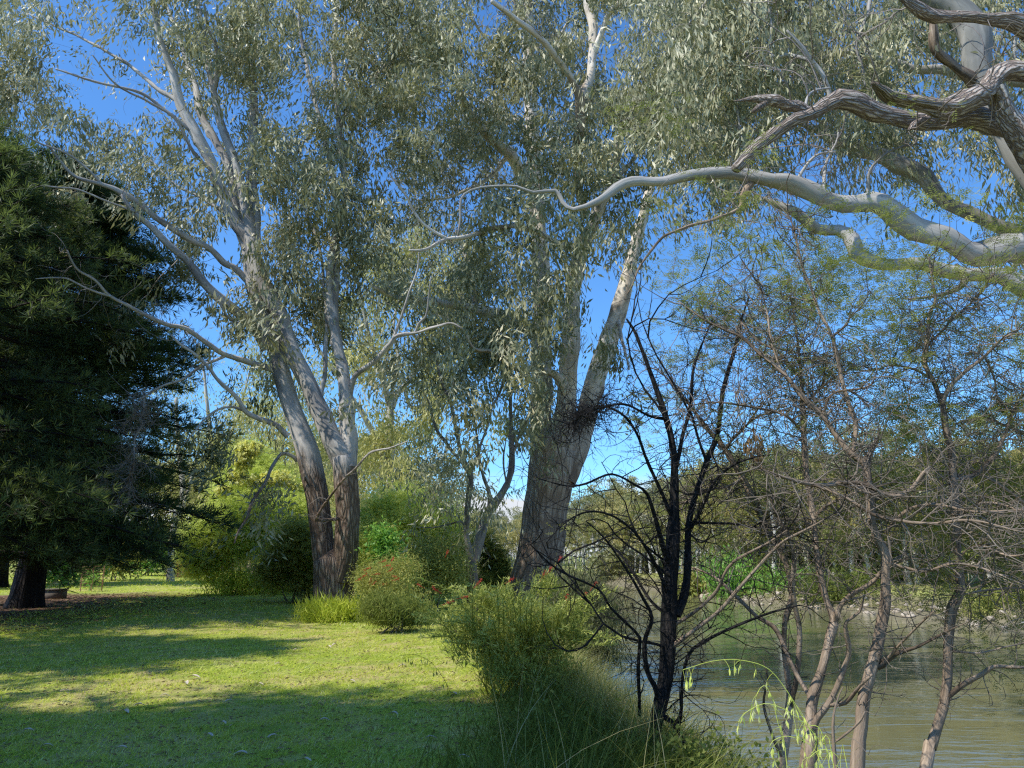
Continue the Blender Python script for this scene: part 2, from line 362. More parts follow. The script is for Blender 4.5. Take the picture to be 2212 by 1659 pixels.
# ---------------------------------------------------------------- leaves
def leaves(acc, base, L, W, down=.75, rnd=None, spread=1.0, rng=None, dirs=None, nv=None):
    rng = rng or R; n = len(base)
    d = rng.normal(size=(n, 3)) * spread if dirs is None else dirs
    d[:, 2] -= down * 2
    d = nrm(d); s = nrm(np.cross(d, rng.normal(size=(n, 3)) if nv is None else nv))
    Ln = L * rng.uniform(.6, 1.25, n)[:, None]; Wn = W * rng.uniform(.7, 1.3, n)[:, None]
    nn = np.cross(d, s); bend = Ln * rng.uniform(-.12, .12, n)[:, None]
    t = rng.uniform(.35, .5, n)[:, None]
    v = np.stack([base, base + d * Ln * t + s * (Wn * .5 + bend) + nn * Wn * .1, base + d * Ln + s * bend * .2, base + d * Ln * (t + .08) - s * (Wn * .5 - bend) + nn * Wn * .1], 1)
    q = np.arange(n * 4).reshape(n, 4)
    rr = rng.beta(2, 2.4, n) if rnd is None else rnd
    acc.add(v.reshape(-1, 3), q, np.repeat(rr, 4))

def fronds(acc, base, L, W, rng=None, lift=.0, rnd=None, K=5):
    """feathery wattle leaves: flat sprays of narrow leaflets along a rachis"""
    rng = rng or R; n = len(base)
    d = rng.normal(size=(n, 3)); d[:, 2] = d[:, 2] * .45 + lift; d = nrm(d)
    s = nrm(np.cross(d, rng.normal(size=(n, 3)) * .35 + np.array([0, 0, 1.])))
    Ln = L * rng.uniform(.6, 1.2, n)[:, None]
    rr = rng.beta(2, 2.2, n) if rnd is None else rnd
    allv = []; 
    for k in range(K):
        t = .15 + .85 * k / (K - 1)
        for sg in (-1, 1):
            b0 = base + d * Ln * t; dd = nrm(s * sg + d * .55 + rng.normal(size=(n, 3)) * .12)
            ll = Ln * (.42 - .22 * abs(t - .45)); ww = W
            w_ = nrm(d - dd * np.sum(d * dd, 1, keepdims=True)) * ww * .5
            allv.append(np.stack([b0, b0 + dd * ll * .5 + w_, b0 + dd * ll, b0 + dd * ll * .5 - w_], 1))
    v = np.stack(allv, 1).reshape(-1, 3); m = n * K * 2
    acc.add(v, np.arange(m * 4).reshape(m, 4), np.repeat(rr, 4 * K * 2))

def needles(acc, base, L, W, k=14, rng=None, bright=None, axis=None):
    rng = rng or R; n = len(base)
    ax = nrm(rng.normal(size=(n, 3)) + np.array([0, 0, .7])) if axis is None else axis
    d = nrm(rng.normal(size=(n, k, 3)) * .75 + ax[:, None] * 1.0)
    s = nrm(np.cross(d, rng.normal(size=(n, k, 3))))
    Ln = L * rng.uniform(.7, 1.2, (n, k, 1)); b0 = base[:, None] + d * 0.01
    v = np.stack([b0, b0 + d * Ln * .4 + s * W * .5, b0 + d * Ln, b0 + d * Ln * .4 - s * W * .5], 2)
    rr = rng.beta(1.6, 3, n) if bright is None else bright
    acc.add(v.reshape(-1, 3), np.arange(n * k * 4).reshape(-1, 4), np.repeat(np.clip(rr[:, None] + rng.normal(size=(n, k)) * .08, 0, 1).ravel(), 4))

# ---------------------------------------------------------------- trees traced as skeletons
class Tree:
    def __init__(s, name, label, cat, depth, base, seed, bark, group=None, wob=.012):
        s.d = depth; s.rng = np.random.default_rng(seed); s.bark = bark; s.seed = seed
        s.base = np.array(base, float); s.root = thing(name, label, cat, s.base, group)
        s.N = np.zeros((0, 3)); s.px = np.zeros((0, 2)); s.dd = np.zeros(0); s.Rr = np.zeros(0); s.T = np.zeros((0, 3))
        s.tw = []; s.wob = wob; s.k = 0; s.acc = []
    def limb(s, pts, dd=0.0, d0=None, part='branch', bark=None, lump=.10, flare=0, drop=0, label=None, nodes=True):
        """pts: (x, y, width) in view pixels; dd: change of distance along the limb (m)"""
        pts = np.asarray(pts, float); s.k += 1
        if d0 is None:
            if len(s.px):
                q = np.hypot(s.px[:, 0] - pts[0, 0], s.px[:, 1] - pts[0, 1]); d0 = s.dd[q.argmin()]
            else: d0 = s.d
        L = np.concatenate([[0], np.cumsum(np.hypot(*np.diff(pts[:, :2], axis=0).T))]); t = L / L[-1]
        dep = d0 + dd * t
        P3 = np.array([np.append(P(x, y, e), .5 * w * mpp(x, y, e)) for (x, y, w), e in zip(pts, dep)])
        if drop: dv = P3[0, :3] - P3[1, :3]; dv = dv / max(-dv[2], .05) * drop; dv[:2] = np.clip(dv[:2], -.6, .6); P3 = np.vstack([P3[0] + np.append(dv, 0), P3])
        step = max(.05, min(.30, P3[:, 3].max() * .8))
        Q = catmull(P3, step); p = Q[:, :3]; r = np.maximum(Q[:, 3], .003)
        n = len(p); ph = s.rng.uniform(0, 6, 6); l = np.concatenate([[0], np.cumsum(np.linalg.norm(np.diff(p, axis=0), axis=1))])
        wv = np.stack([np.sin(l * 2.3 + ph[0]) + .6 * np.sin(l * 5.1 + ph[1]), np.sin(l * 2.0 + ph[2]) + .6 * np.sin(l * 6.1 + ph[3]), np.sin(l * 2.7 + ph[4]) + .6 * np.sin(l * 5.7 + ph[5])], 1)
        p = p + wv * (s.wob * np.minimum(1, l / .5))[:, None]
        V, q, cap = limb_mesh(p, r, lump, flare=flare, seed=s.seed * 100 + s.k)
        if part is not None:
            o = build(part, V, q, cap, bark or s.bark, s.root, None, True, s.base, limb_mesh.bk)
            if label: o['label'] = label
        else:
            s.acc.append((V, q, cap, limb_mesh.bk))
        if nodes:
            # back-project the path for attaching later limbs
            yy = p[:, 1]; X = p[:, 0]; Z = p[:, 2] - CAMZ
            zc = yy * ct + Z * st; up = -yy * st + Z * ct
            s.px = np.vstack([s.px, np.stack([CX + F * X / zc, CY - F * up / zc], 1)])
            s.dd = np.append(s.dd, yy); s.N = np.vstack([s.N, p]); s.Rr = np.append(s.Rr, r)
            s.T = np.vstack([s.T, nrm(np.gradient(p, axis=0))])
        return s
    def trunk_done(s, bark=None, name='trunk'):
        V = []; Q = []; Tt = []; n = 0
        bk = []
        for v, q, c, k in s.acc:
            V.append(v); bk.append(k); Q.append(q + n); Tt.append(c + n); n += len(v)
        s.acc = []
        return build(name, np.vstack(V), np.vstack(Q), np.vstack(Tt), bark or s.bark, s.root, None, True, s.base, np.vstack(bk))
    def clusters(s, Cn, minr=.006, K=6, up=.15, jit=.2, rmax=.04, pull=None):
        """connect every foliage cluster to the nearest point of the skeleton with a curved twig"""
        m = s.Rr < (pull or 9); N = s.N[m]; Rr = s.Rr[m]; 
        d0 = np.array([((N - c) ** 2).sum(1).min() for c in Cn]); Cn = Cn[np.argsort(d0)]
        cap = len(N) + len(Cn) * 3; NN = np.zeros((cap, 3)); RR = np.zeros(cap); NN[:len(N)] = N; RR[:len(N)] = Rr; n = len(N)
        paths = []; rads = []; t = np.linspace(0, 1, K)[:, None]
        for c in Cn:
            dv = ((NN[:n] - c) ** 2).sum(1); j = dv.argmin(); a = NN[j]; D = math.sqrt(dv[j])
            mid = (a + c) / 2 + s.rng.normal(size=3) * jit * D + np.array([0, 0, up * D])
            p = a * (1 - t) ** 2 + 2 * mid * t * (1 - t) + c * t ** 2
            p[1:-1] += s.rng.normal(size=(K - 2, 3)) * .03 * min(D, 1.5)
            r0 = min(RR[j] * .8, rmax, minr + .007 * D); rr = np.linspace(r0, minr * .6, K)
            paths.append(p); rads.append(rr)
            for k in (K // 3, 2 * K // 3, K - 1): NN[n] = p[k]; RR[n] = max(rr[k], minr); n += 1
        s.tw.append((np.array(paths), np.array(rads)))
        return np.array(paths)
    def bare(s, n, length, r0=.007, up=.1, K=9, curl=.45, sub=0, minr=0, region=None, sublen=.5, maxr=9):
        m = (s.Rr > minr) & (s.Rr < maxr)
        if region: m &= (s.px[:, 0] > region[0]) & (s.px[:, 0] < region[1]) & (s.px[:, 1] > region[2]) & (s.px[:, 1] < region[3])
        idx = np.nonzero(m)[0]
        if len(idx) == 0: return
        j = s.rng.choice(idx, n); st_ = s.N[j]; d = nrm(s.rng.normal(size=(n, 3)) + s.T[j] * .6 + np.array([0, 0, up]))
        Ls = length * s.rng.uniform(.35, 1.2, n); s._walk(st_, d, Ls, r0, K, curl, sub, sublen, up)
    def _walk(s, st_, d, Ls, r0, K, curl, sub, sublen, up):
        n = len(st_); p = np.zeros((n, K, 3)); p[:, 0] = st_; turn = s.rng.normal(size=(n, 3)) * curl
        dirs = np.zeros((n, K, 3)); dirs[:, 0] = d
        for k in range(1, K):
            turn = turn * .6 + s.rng.normal(size=(n, 3)) * curl * .7
            d = nrm(d + turn * .6 + np.array([0, 0, up * .15])); dirs[:, k] = d; p[:, k] = p[:, k - 1] + d * (Ls / (K - 1))[:, None]
        rr = np.linspace(1, .3, K)[None] * (r0 * (Ls / Ls.mean()) ** .5)[:, None]
        s.tw.append((p, rr))
        if sub > 0:
            m = int(n * sub); j = s.rng.integers(0, n, m); k = s.rng.integers(1, K, m)
            dd = nrm(dirs[j, k] + s.rng.normal(size=(m, 3)) * .8)
            s._walk(p[j, k], dd, Ls[j] * sublen * s.rng.uniform(.5, 1.3, m), r0 * .6, max(4, K - 2), curl, sub * .45 if sub > 1.2 else 0, sublen, up)
        s.last = p
    def twigs_done(s, mat=None, S=3, name='twigs'):
        if not s.tw: return
        a = Acc()
        for p, r in s.tw:
            V, q = tubes(p, r, S); a.add(V, q)
        a.build(name, mat or TW.get(s.bark, 'twig_brown'), s.root, s.base); s.tw = []

TAU = [0, .16, .32, .5, .72, .98, 1.3, 1.7, 2.2, 2.8]
def cells(grid, x0, y0, cs, dlo, dhi, leaf_area, per, rng, spread=1.0, dens=1.0, cl=.38):
    """grid of coverage digits (rows of 2212-wide view cells) -> cluster centres filling a volume between two distances"""
    out = []
    for r_, row in enumerate(grid):
        for c_, ch in enumerate(row):
            if ch in '. ': continue
            tau = TAU[int(ch)] * dens; xc = x0 + (c_ + .5) * cs; yc = y0 + (r_ + .5) * cs
            m_ = mpp(xc, yc, (dlo + dhi) / 2); n = tau * (cs * m_) ** 2 / (leaf_area * .42) / per
            n = int(n * rng.choice([.1, .6, 1.2, 2.1]) + rng.random())
            while n > 0:
                k = min(n, int(rng.integers(8, 30))); n -= k; g = cl * rng.uniform(.7, 1.5) * (k / 16) ** .4
                c0 = P(xc + rng.uniform(-.5, .5) * cs * spread, yc + rng.uniform(-.5, .5) * cs * spread, rng.uniform(dlo, dhi))
                out.extend(c0 + rng.normal(size=(k, 3)) * np.array([g, g, g * 1.5]))
    return np.array(out)

def hang_leaves(acc, paths, per, L, W, rad, rng, down=.75, drop=.25, spread=1.0):
    n = len(paths); k = rng.integers(paths.shape[1] // 2, paths.shape[1], (n, per))
    b0 = paths[np.arange(n)[:, None], k] + rng.normal(size=(n, per, 3)) * np.array([rad, rad, rad * .8]) - np.array([0, 0, drop]) * rng.random((n, per, 1))
    shade = np.clip(rng.beta(2, 2.4, (n, per)) * .5 + rng.random((n, 1)) * .5, 0, 1)
    nc = np.repeat(rng.normal(size=(n, 3)) + np.array([-.25, -.5, .35]), per, 0); lean = np.repeat(rng.normal(size=(n, 3)) * .45, per, 0)
    d = rng.normal(size=(n * per, 3)) * .38 * spread + lean; d[:, 2] -= down * 1.4; d = nrm(d)
    leaves(acc, b0.reshape(-1, 3), L, W, 0, shade.ravel(), spread, rng, d, nc + rng.normal(size=(n * per, 3)) * .45)

# ================================================================ setting
def make_ground():
    def axis(lo, hi, c, n, k=3.2):
        t = np.linspace(-1, 1, n); s = np.sinh(k * t) / np.sinh(k); return np.where(s < 0, c + s * (c - lo), c + s * (hi - c))
    xs = axis(-700, 700, 2, 460, 5.2); ys = axis(-60, 1500, 12, 460, 5.4)
    X, Y = np.meshgrid(xs, ys); Z = gz(X, Y)
    V = np.stack([X, Y, Z], -1).reshape(-1, 3); nx = len(xs)
    i = np.arange(len(ys) - 1)[:, None] * nx + np.arange(nx - 1)[None]
    q = np.stack([i, i + 1, i + nx + 1, i + nx], -1).reshape(-1, 4)
    tag(build('ground', V, q, None, 'ground'), kind='structure')
    V = [[-700, -60, WZ], [700, -60, WZ], [700, 1500, WZ], [-700, 1500, WZ]]
    tag(build('river', V, [[0, 1, 2, 3]], None, 'water'), kind='structure')
make_ground()

def blades(acc, base, L, W, lean, K, rng, rnd=None, droop=.6):
    n = len(base); az = rng.uniform(0, 6.283, n); h = np.stack([np.cos(az), np.sin(az), np.zeros(n)], 1)
    Ln = L * rng.uniform(.45, 1.25, n); ln = lean * rng.uniform(.2, 1.4, n)
    t = np.linspace(0, 1, K + 1)
    p = base[:, None] + h[:, None] * (Ln[:, None] * (ln[:, None] * t * .5 + ln[:, None] * t ** 2 * .7))[..., None]
    p[..., 2] += Ln[:, None] * (t - droop * ln[:, None] * .5 * t ** 2.5)
    s = np.stack([-np.sin(az + .6), np.cos(az + .6), np.zeros(n)], 1); w = W * rng.uniform(.6, 1.3, n)[:, None] * np.linspace(1, .12, K + 1)[None]
    V = np.stack([p - s[:, None] * w[..., None] * .5, p + s[:, None] * w[..., None] * .5], 2).reshape(-1, 3)
    i = np.arange(n)[:, None] * (K + 1) * 2 + np.arange(K)[None] * 2
    q = np.stack([i, i + 1, i + 3, i + 2], -1).reshape(-1, 4)
    rr = rng.beta(2, 2.5, n) if rnd is None else rnd
    acc.add(V, q, np.repeat(rr, (K + 1) * 2))

def wander(x, y):  # patchiness of the lawn
    return np.sin(x * .9 + 2 * np.sin(y * .5)) * np.cos(y * .8 + x * .3) + .6 * np.sin(x * 2.3 + y * 1.7) + .5 * np.cos(x * 5.1 - y * 4.3)

rg = np.random.default_rng(5)
def lawn_points(n, y0, y1, bias=1.0):
    y = y0 + (y1 - y0) * rg.random(n) ** bias
    xl = np.maximum(-y * .70 - 1, -40); xr = xt(y) + .3
    x = xl + (xr - xl) * rg.random(n); return x, y
a = Acc()
for n, y0, y1, L, W in ((100000, 4.6, 9, .036, .006), (90000, 9, 18, .042, .010), (50000, 18, 38, .06, .022), (26000, 38, 80, .11, .05)):
    x, y = lawn_points(n, y0, y1, .95); wv = wander(x, y)
    keep = (rg.random(len(x)) < np.clip(.75 + .35 * wv, .12, 1)) & ~((x < -13.6 + rg.normal(size=len(x))) & (y > 12) & (y < 33)) & ~((wv > .75) & (rg.random(len(x)) < .8))
    x, y, wv = x[keep], y[keep], wv[keep]
    b0 = np.stack([x, y, gz(x, y) - .004], 1); rr = np.clip(rg.beta(2, 2.5, len(x)) + .15 - .12 * wv, 0, 1)
    blades(a, b0, L * 1.25, W * 1.15, 1.5, 2, rg, rr, .35)
tag(a.build('lawn_grass', 'grass', smooth=False), 'short mown lawn with yellow dry patches on the river bank', 'grass', kind='stuff')

# long grass on the brink of the bank
a = Acc(); n = 30000
y = 4.2 + 13 * rg.random(n) ** 1.2; u = rg.random(n); x = xt(y) - 1.0 + u * 2.4 - np.clip(8.5 - y, 0, 3) * rg.random(n) * .5
k = rg.random(n) < np.clip(.35 + .8 * u, 0, 1); x, y = x[k], y[k]
b0 = np.stack([x, y, gz(x, y) - .02], 1); rr = np.clip(rg.beta(1.6, 3, len(x)), 0, 1); blades(a, b0, .46, .011, 1.0, 5, rg, rr)
h_ = rg.random(len(x)) < .03; blades(a, b0[h_], .85, .008, .7, 6, rg, np.clip(rr[h_] + .45, 0, 1))
n = 22000; y = 16 + 50 * rg.random(n) ** 1.4; x = xt(y) - .5 + 2.4 * rg.random(n)
b0 = np.stack([x, y, gz(x, y) - .02], 1); blades(a, b0, .5, .02, .8, 3, rg)
tag(a.build('bank_grass', 'grass_long', smooth=False), 'long green rank grass along the brink of the bank', 'grass', kind='stuff')
a = Acc(); n = 20000
y = 6.5 + 18 * rg.random(n) ** 1.5; s_ = -.05 + .8 * rg.random(n) ** 1.5; x = xt(y) + (xw(y) - xt(y)) * s_
b0 = np.stack([x, y, gz(x, y) - .02], 1); blades(a, b0, .5, .009, .7, 4, rg)
tag(a.build('dry_bank_grass', 'grass_dry', smooth=False), 'straw coloured grass on the slope down to the water', 'grass', kind='stuff')

# ================================================================ traced trees
def gum_crown(T, grid, x0, y0, lo, hi, L, W, per, rad, mat, name='foliage', dens=1.0, down=.75, cs=100, up=.15, drop=.25, rmax=.03, spread=1.0):
    Cn = cells(grid, x0, y0, cs, lo, hi, L * W * .55, per, T.rng, dens=dens)
    paths = T.clusters(Cn, up=up, rmax=rmax); acc = Acc()
    hang_leaves(acc, paths, per, L, W, rad, T.rng, down, drop, spread)
    acc.build(name, mat, T.root, T.base, smooth=False)

# ---- left gum with many leaders
bA = P(725, 1326, 21.5); bA[2] = gz(bA[0], bA[1])
A = Tree('gum_tree', 'tall many-stemmed gum with rough brown base and smooth grey leaders at the lawn edge', 'tree', 21.5, bA, 1, 'bark_a')
A.limb([(724, 1332, 92), (723, 1290, 84), (722, 1240, 88), (716, 1205, 80)], part=None, d0=21.5, flare=.5, drop=.3, lump=.05)
A.limb([(712, 1255, 50), (701, 1200, 52), (692, 1130, 50), (684, 1054, 47), (664, 977, 47), (645, 919, 43), (626, 862, 40), (607, 805, 38), (596, 747, 35), (573, 690, 33), (550, 633, 30), (540, 590, 28), (536, 530, 26)], part=None, lump=.07, dd=.6)
A.limb([(738, 1255, 50), (748, 1190, 52), (752, 1114, 48), (746, 1040, 50), (740, 985, 46)], part=None, dd=-.3, d0=21.3, lump=.07)
A.trunk_done()
A.limb([(744, 1000, 44), (733, 977, 46), (710, 931, 42), (680, 862, 40), (657, 812, 36), (634, 767, 36), (615, 709, 31), (596, 663, 34), (569, 618, 32), (550, 557, 29), (543, 510, 27)], dd=.8)
A.limb([(750, 1010, 40), (755, 960, 38), (752, 920, 34), (745, 825, 28), (733, 767, 23), (722, 710, 21), (714, 653, 20), (712, 590, 18), (722, 520, 15), (746, 434, 14), (740, 347, 12), (726, 208, 10), (722, 104, 9), (729, 20, 7), (733, -60, 5)], dd=1.5)
A.limb([(722, 700, 18), (726, 576, 15), (727, 500, 13), (726, 434, 12), (712, 347, 11), (676, 200, 9), (649, 70, 7), (646, -40, 5)], dd=2)
A.limb([(538, 560, 30), (538, 521, 30), (500, 469, 26), (465, 375, 25), (427, 295, 23), (389, 222, 21), (371, 156, 16), (351, 97, 14), (337, 42, 11), (325, -40, 8)], dd=-1.5)
A.limb([(536, 540, 26), (510, 462, 20), (496, 365, 18), (465, 305, 17), (434, 243, 16), (425, 200, 14), (410, 153, 12), (382, 69, 9), (354, 0, 7)], dd=1.8)
A.limb([(544, 530, 26), (538, 486, 25), (521, 399, 20), (503, 340, 18), (479, 271, 17), (462, 201, 14), (448, 121, 14), (437, 62, 11), (427, 10, 9), (421, -50, 7)], dd=.2)
A.limb([(462, 201, 11), (470, 140, 10), (465, 90, 8), (450, 60, 7), (440, 10, 5)], dd=-1)
A.limb([(548, 560, 27), (552, 469, 25), (543, 399, 20), (545, 347, 20), (546, 278, 19), (549, 215, 15), (542, 150, 12), (550, 90, 10), (562, 0, 8), (566, -60, 6)], dd=2.2)
A.limb([(576, 755, 24), (550, 709, 24), (512, 671, 22), (470, 641, 20), (432, 602, 18), (401, 560, 16), (355, 518, 15), (326, 490, 13), (295, 465, 11), (278, 448, 9), (262, 420, 6)], dd=-2.5)
A.limb([(535, 606, 15), (510, 580, 14), (485, 568, 14), (451, 537, 13), (417, 521, 13), (361, 486, 13), (312, 451, 13), (257, 413, 11), (222, 399, 10), (167, 382, 8), (128, 347, 6), (97, 306, 4)], dd=-3.5)
A.limb([(592, 800, 16), (573, 793, 14), (535, 782, 12), (485, 767, 11), (447, 740, 11), (401, 709, 10), (359, 702, 9), (317, 683, 9), (275, 660, 8), (237, 637, 7), (206, 606, 6), (172, 587, 5), (153, 560, 4), (145, 541, 3)], dd=-4.5)
A.limb([(239, 640, 6), (214, 633, 5), (179, 618, 4), (145, 602, 4), (111, 599, 3), (76, 602, 2)], dd=-1)
A.limb([(485, 770, 8), (439, 790, 7), (397, 816, 6), (355, 832, 5), (317, 854, 5), (300, 862, 4)], dd=-1)
A.limb([(312, 856, 5), (309, 889, 5), (300, 905, 4), (306, 919, 4), (292, 950, 4), (290, 995, 3), (275, 1040, 3), (262, 1070, 2)], dd=-.5)
A.limb([(310, 870, 4), (298, 885, 4), (275, 904, 4), (262, 930, 3), (244, 942, 2)], dd=.4)
A.limb([(292, 960, 4), (270, 1000, 3), (240, 1020, 3), (214, 1026, 2), (212, 1060, 2)], dd=.3)
A.limb([(290, 1000, 3), (285, 1050, 3), (300, 1080, 2), (335, 1095, 2)], dd=.2)
A.limb([(622, 942, 15), (610, 930, 13), (596, 916, 12), (561, 904, 12), (531, 889, 11), (508, 858, 10), (474, 824, 9), (451, 793, 8), (420, 763, 7), (390, 744, 6), (367, 725, 4)], dd=-2)
A.limb([(528, 887, 6), (500, 879, 5), (470, 885, 5), (443, 904, 4), (420, 935, 3), (398, 960, 2)], dd=-1)
A.limb([(642, 995, 10), (630, 984, 8), (607, 980, 8), (588, 1007, 8), (573, 1042, 7), (546, 1084, 7), (535, 1114, 6), (516, 1145, 5), (505, 1175, 3)], dd=-2.5)
A.limb([(752, 1115, 9), (726, 1122, 8), (680, 1123, 7)], dd=-.8)
A.limb([(682, 1123, 7), (699, 1091, 6), (726, 1057, 6), (749, 1030, 6), (767, 1012, 5), (802, 977, 5), (844, 966, 4), (882, 954, 3)], dd=-1.2)
A.limb([(755, 850, 16), (760, 832, 14), (771, 809, 13), (809, 779, 12), (844, 744, 11), (859, 725, 9), (901, 720, 7), (935, 706, 6), (974, 698, 5), (1000, 710, 3)], dd=-1.5)
A.limb([(845, 744, 8), (867, 683, 6), (882, 641, 5), (900, 590, 4), (905, 540, 3)], dd=-.6)
A.limb([(896, 721, 6), (905, 700, 5), (920, 683, 5), (926, 645, 4), (930, 600, 3)], dd=-.6)
A.limb([(716, 932, 13), (695, 882, 12), (695, 847, 11), (703, 800, 10), (702, 748, 10), (706, 690, 9), (700, 620, 7), (691, 541, 7), (674, 486, 7), (642, 417, 6), (618, 365, 6), (583, 312, 5), (549, 222, 4)], dd=1.6)
A.limb([(607, 722, 9), (600, 715, 6), (574, 716, 6), (545, 705, 5), (500, 690, 5), (470, 650, 4)], dd=-1.5)
for pts in ([(389, 222, 12), (340, 190, 9), (290, 150, 7), (230, 110, 6), (150, 70, 5), (60, 30, 3)], [(427, 295, 9), (360, 240, 7), (300, 200, 6), (220, 180, 5), (120, 150, 4)],
            [(470, 380, 9), (420, 330, 7), (380, 260, 6), (320, 220, 5), (250, 180, 4), (200, 120, 3)], [(726, 208, 6), (760, 120, 5), (800, 70, 4), (830, 0, 3)], [(722, 300, 7), (760, 230, 6), (800, 180, 5), (850, 120, 4), (900, 60, 3)],
            [(549, 400, 8), (600, 360, 7), (640, 330, 5), (690, 260, 4)], [(222, 399, 6), (160, 340, 5), (90, 310, 4), (20, 280, 3), (-50, 260, 2)], [(300, 460, 5), (240, 440, 4), (170, 410, 4), (90, 400, 3)],
            [(500, 469, 8), (440, 430, 6), (380, 400, 5), (330, 350, 4), (280, 320, 3)]):
    A.limb(pts, dd=A.rng.uniform(-3, 2))
GA = ['55666677776', '55666678775', '56765677785', '78764566774', '55554466773', '23344567752', '23232566540', '0111123553.', '..1.131323.', '....23202..', '.....21....', '.....32....', '.....3.....']
gum_crown(A, GA, -100, -100, 19.6, 26.5, .25, .058, 32, .20, 'gum_leaf', dens=1.15)
A.bare(120, .9, .006, -.1, sub=2.5, region=(200, 400, 820, 1110)); A.bare(160, .8, .006, .0, sub=2, maxr=.08)
A.bare(70, .8, .010, -.5, sub=3, curl=.7, region=(200, 325, 860, 1110)); A.bare(60, 1.1, .010, -.2, sub=2.5, curl=.6, region=(100, 480, 540, 930)); A.twigs_done()

# ---- great river gum in the middle
bB = P(1165, 1312, 26.5); bB[2] = gz(bB[0], bB[1])
B = Tree('river_red_gum', 'massive river gum with brown flaking trunk splitting into three pale stems', 'tree', 26.5, bB, 2, 'bark_b', wob=.02)
B.limb([(1158, 1316, 112), (1156, 1264, 106), (1164, 1206, 95), (1174, 1150, 94), (1181, 1092, 92), (1188, 1040, 96), (1193, 990, 98), (1190, 940, 78)], part=None, d0=26.5, flare=.45, drop=1.0, lump=.05)
B.limb([(1174, 1010, 58), (1170, 940, 50), (1168, 860, 46), (1170, 800, 42), (1170, 730, 42), (1171, 634, 38), (1166, 540, 36), (1160, 450, 34), (1152, 330, 30), (1146, 200, 27), (1140, 80, 25), (1138, -70, 20)], part=None, dd=2.5, lump=.06)
B.trunk_done()
B.limb([(1205, 1010, 54), (1212, 940, 48), (1221, 870, 40), (1228, 800, 36), (1232, 740, 36), (1236, 660, 34), (1243, 600, 31), (1255, 540, 27), (1281, 486, 25), (1296, 448, 22), (1318, 400, 18), (1335, 330, 15), (1350, 240, 11)], dd=-1.5, label='pale middle stem with a looping side branch')
B.limb([(1218, 1040, 56), (1240, 985, 52), (1255, 940, 48), (1271, 882, 43), (1287, 817, 41), (1310, 748, 42), (1333, 683, 36), (1346, 634, 32), (1366, 560, 29), (1380, 500, 25), (1396, 440, 19), (1420, 340, 14), (1440, 230, 9)], dd=2, label='leaning right stem with dappled grey bark')
B.limb([(1250, 560, 18), (1246, 541, 16), (1212, 528, 14), (1177, 510, 13), (1142, 496, 12), (1108, 488, 11), (1056, 496, 10), (1021, 507, 9), (969, 517, 8), (920, 538, 6), (885, 538, 4)], dd=-6)
B.limb([(965, 516, 7), (917, 486, 6), (896, 458, 6), (878, 424, 5), (854, 392, 4), (840, 370, 2)], dd=-1)
B.limb([(1168, 725, 30), (1130, 702, 27), (1092, 683, 25), (1035, 672, 24), (977, 656, 19), (901, 649, 13), (844, 637, 9), (800, 618, 6)], dd=-5.5, label='pale limb stretching left from the left stem')
B.limb([(1040, 674, 15), (1026, 650, 13), (1020, 615, 11), (1010, 560, 9), (985, 500, 6)], dd=1)
B.limb([(1222, 862, 24), (1214, 832, 22), (1199, 809, 18), (1176, 802, 13), (1142, 796, 11), (1111, 798, 9), (1061, 760, 9), (1027, 752, 7), (1008, 725, 5)], dd=-3, label='dark looping side branch')
B.limb([(1160, 430, 26), (1130, 380, 25), (1101, 333, 26), (1066, 306, 22), (1021, 255, 17), (1000, 215, 12), (985, 150, 8)], dd=-5)
B.limb([(1262, 470, 14), (1252, 400, 16), (1248, 320, 18), (1252, 250, 20), (1253, 205, 22), (1236, 174, 15), (1194, 115, 14), (1160, 76, 13), (1108, 38, 12), (1060, 0, 9)], dd=-5.5)
B.limb([(1256, 212, 20), (1278, 149, 20), (1281, 69, 20), (1271, 0, 18), (1268, -60, 14)], dd=1)
B.limb([(1282, 120, 14), (1295, 87, 14), (1316, 28, 12), (1351, -10, 12)], dd=-1)
for pts in ([(1160, 300, 12), (1110, 260, 9), (1060, 230, 7), (1000, 200, 5)], [(1146, 200, 12), (1190, 120, 9), (1230, 40, 7)], [(1152, 330, 10), (1200, 300, 8), (1230, 330, 5)], [(1130, 700, 10), (1100, 780, 8), (1080, 850, 6), (1050, 900, 4)],
            [(1146, 150, 10), (1080, 110, 8), (1030, 60, 6), (1000, 0, 4)], [(1320, 400, 10), (1370, 340, 8), (1400, 280, 5)], [(1333, 683, 10), (1350, 760, 6), (1360, 800, 4)], [(1101, 333, 12), (1060, 380, 9), (1010, 410, 7), (960, 430, 5), (900, 430, 3)]):
    B.limb(pts, dd=B.rng.uniform(-3, 2))
GBm = ['57776665', '47754464', '47755554', '47668863', '36778862', '35576530', '24554211', '24642200', '13641200', '.2531100', '.1320...']
gum_crown(B, GBm, 800, -100, 21.5, 26.0, .30, .068, 32, .24, 'gum_leaf', dens=1.1)
GB2 = ['35555543', '35555543', '35555442', '24566541', '24556541', '23455320', '23443100', '13431000', '0232....']
gum_crown(B, GB2, 800, -100, 27.5, 33, .30, .07, 24, .28, 'gum_leaf_cool', name='rear_foliage', dens=.95)
B.bare(120, .9, .007, sub=2, maxr=.09); B.bare(120, 1.4, .014, .1, sub=2, curl=.5, minr=.05, region=(900, 1500, -100, 620)); B.twigs_done()

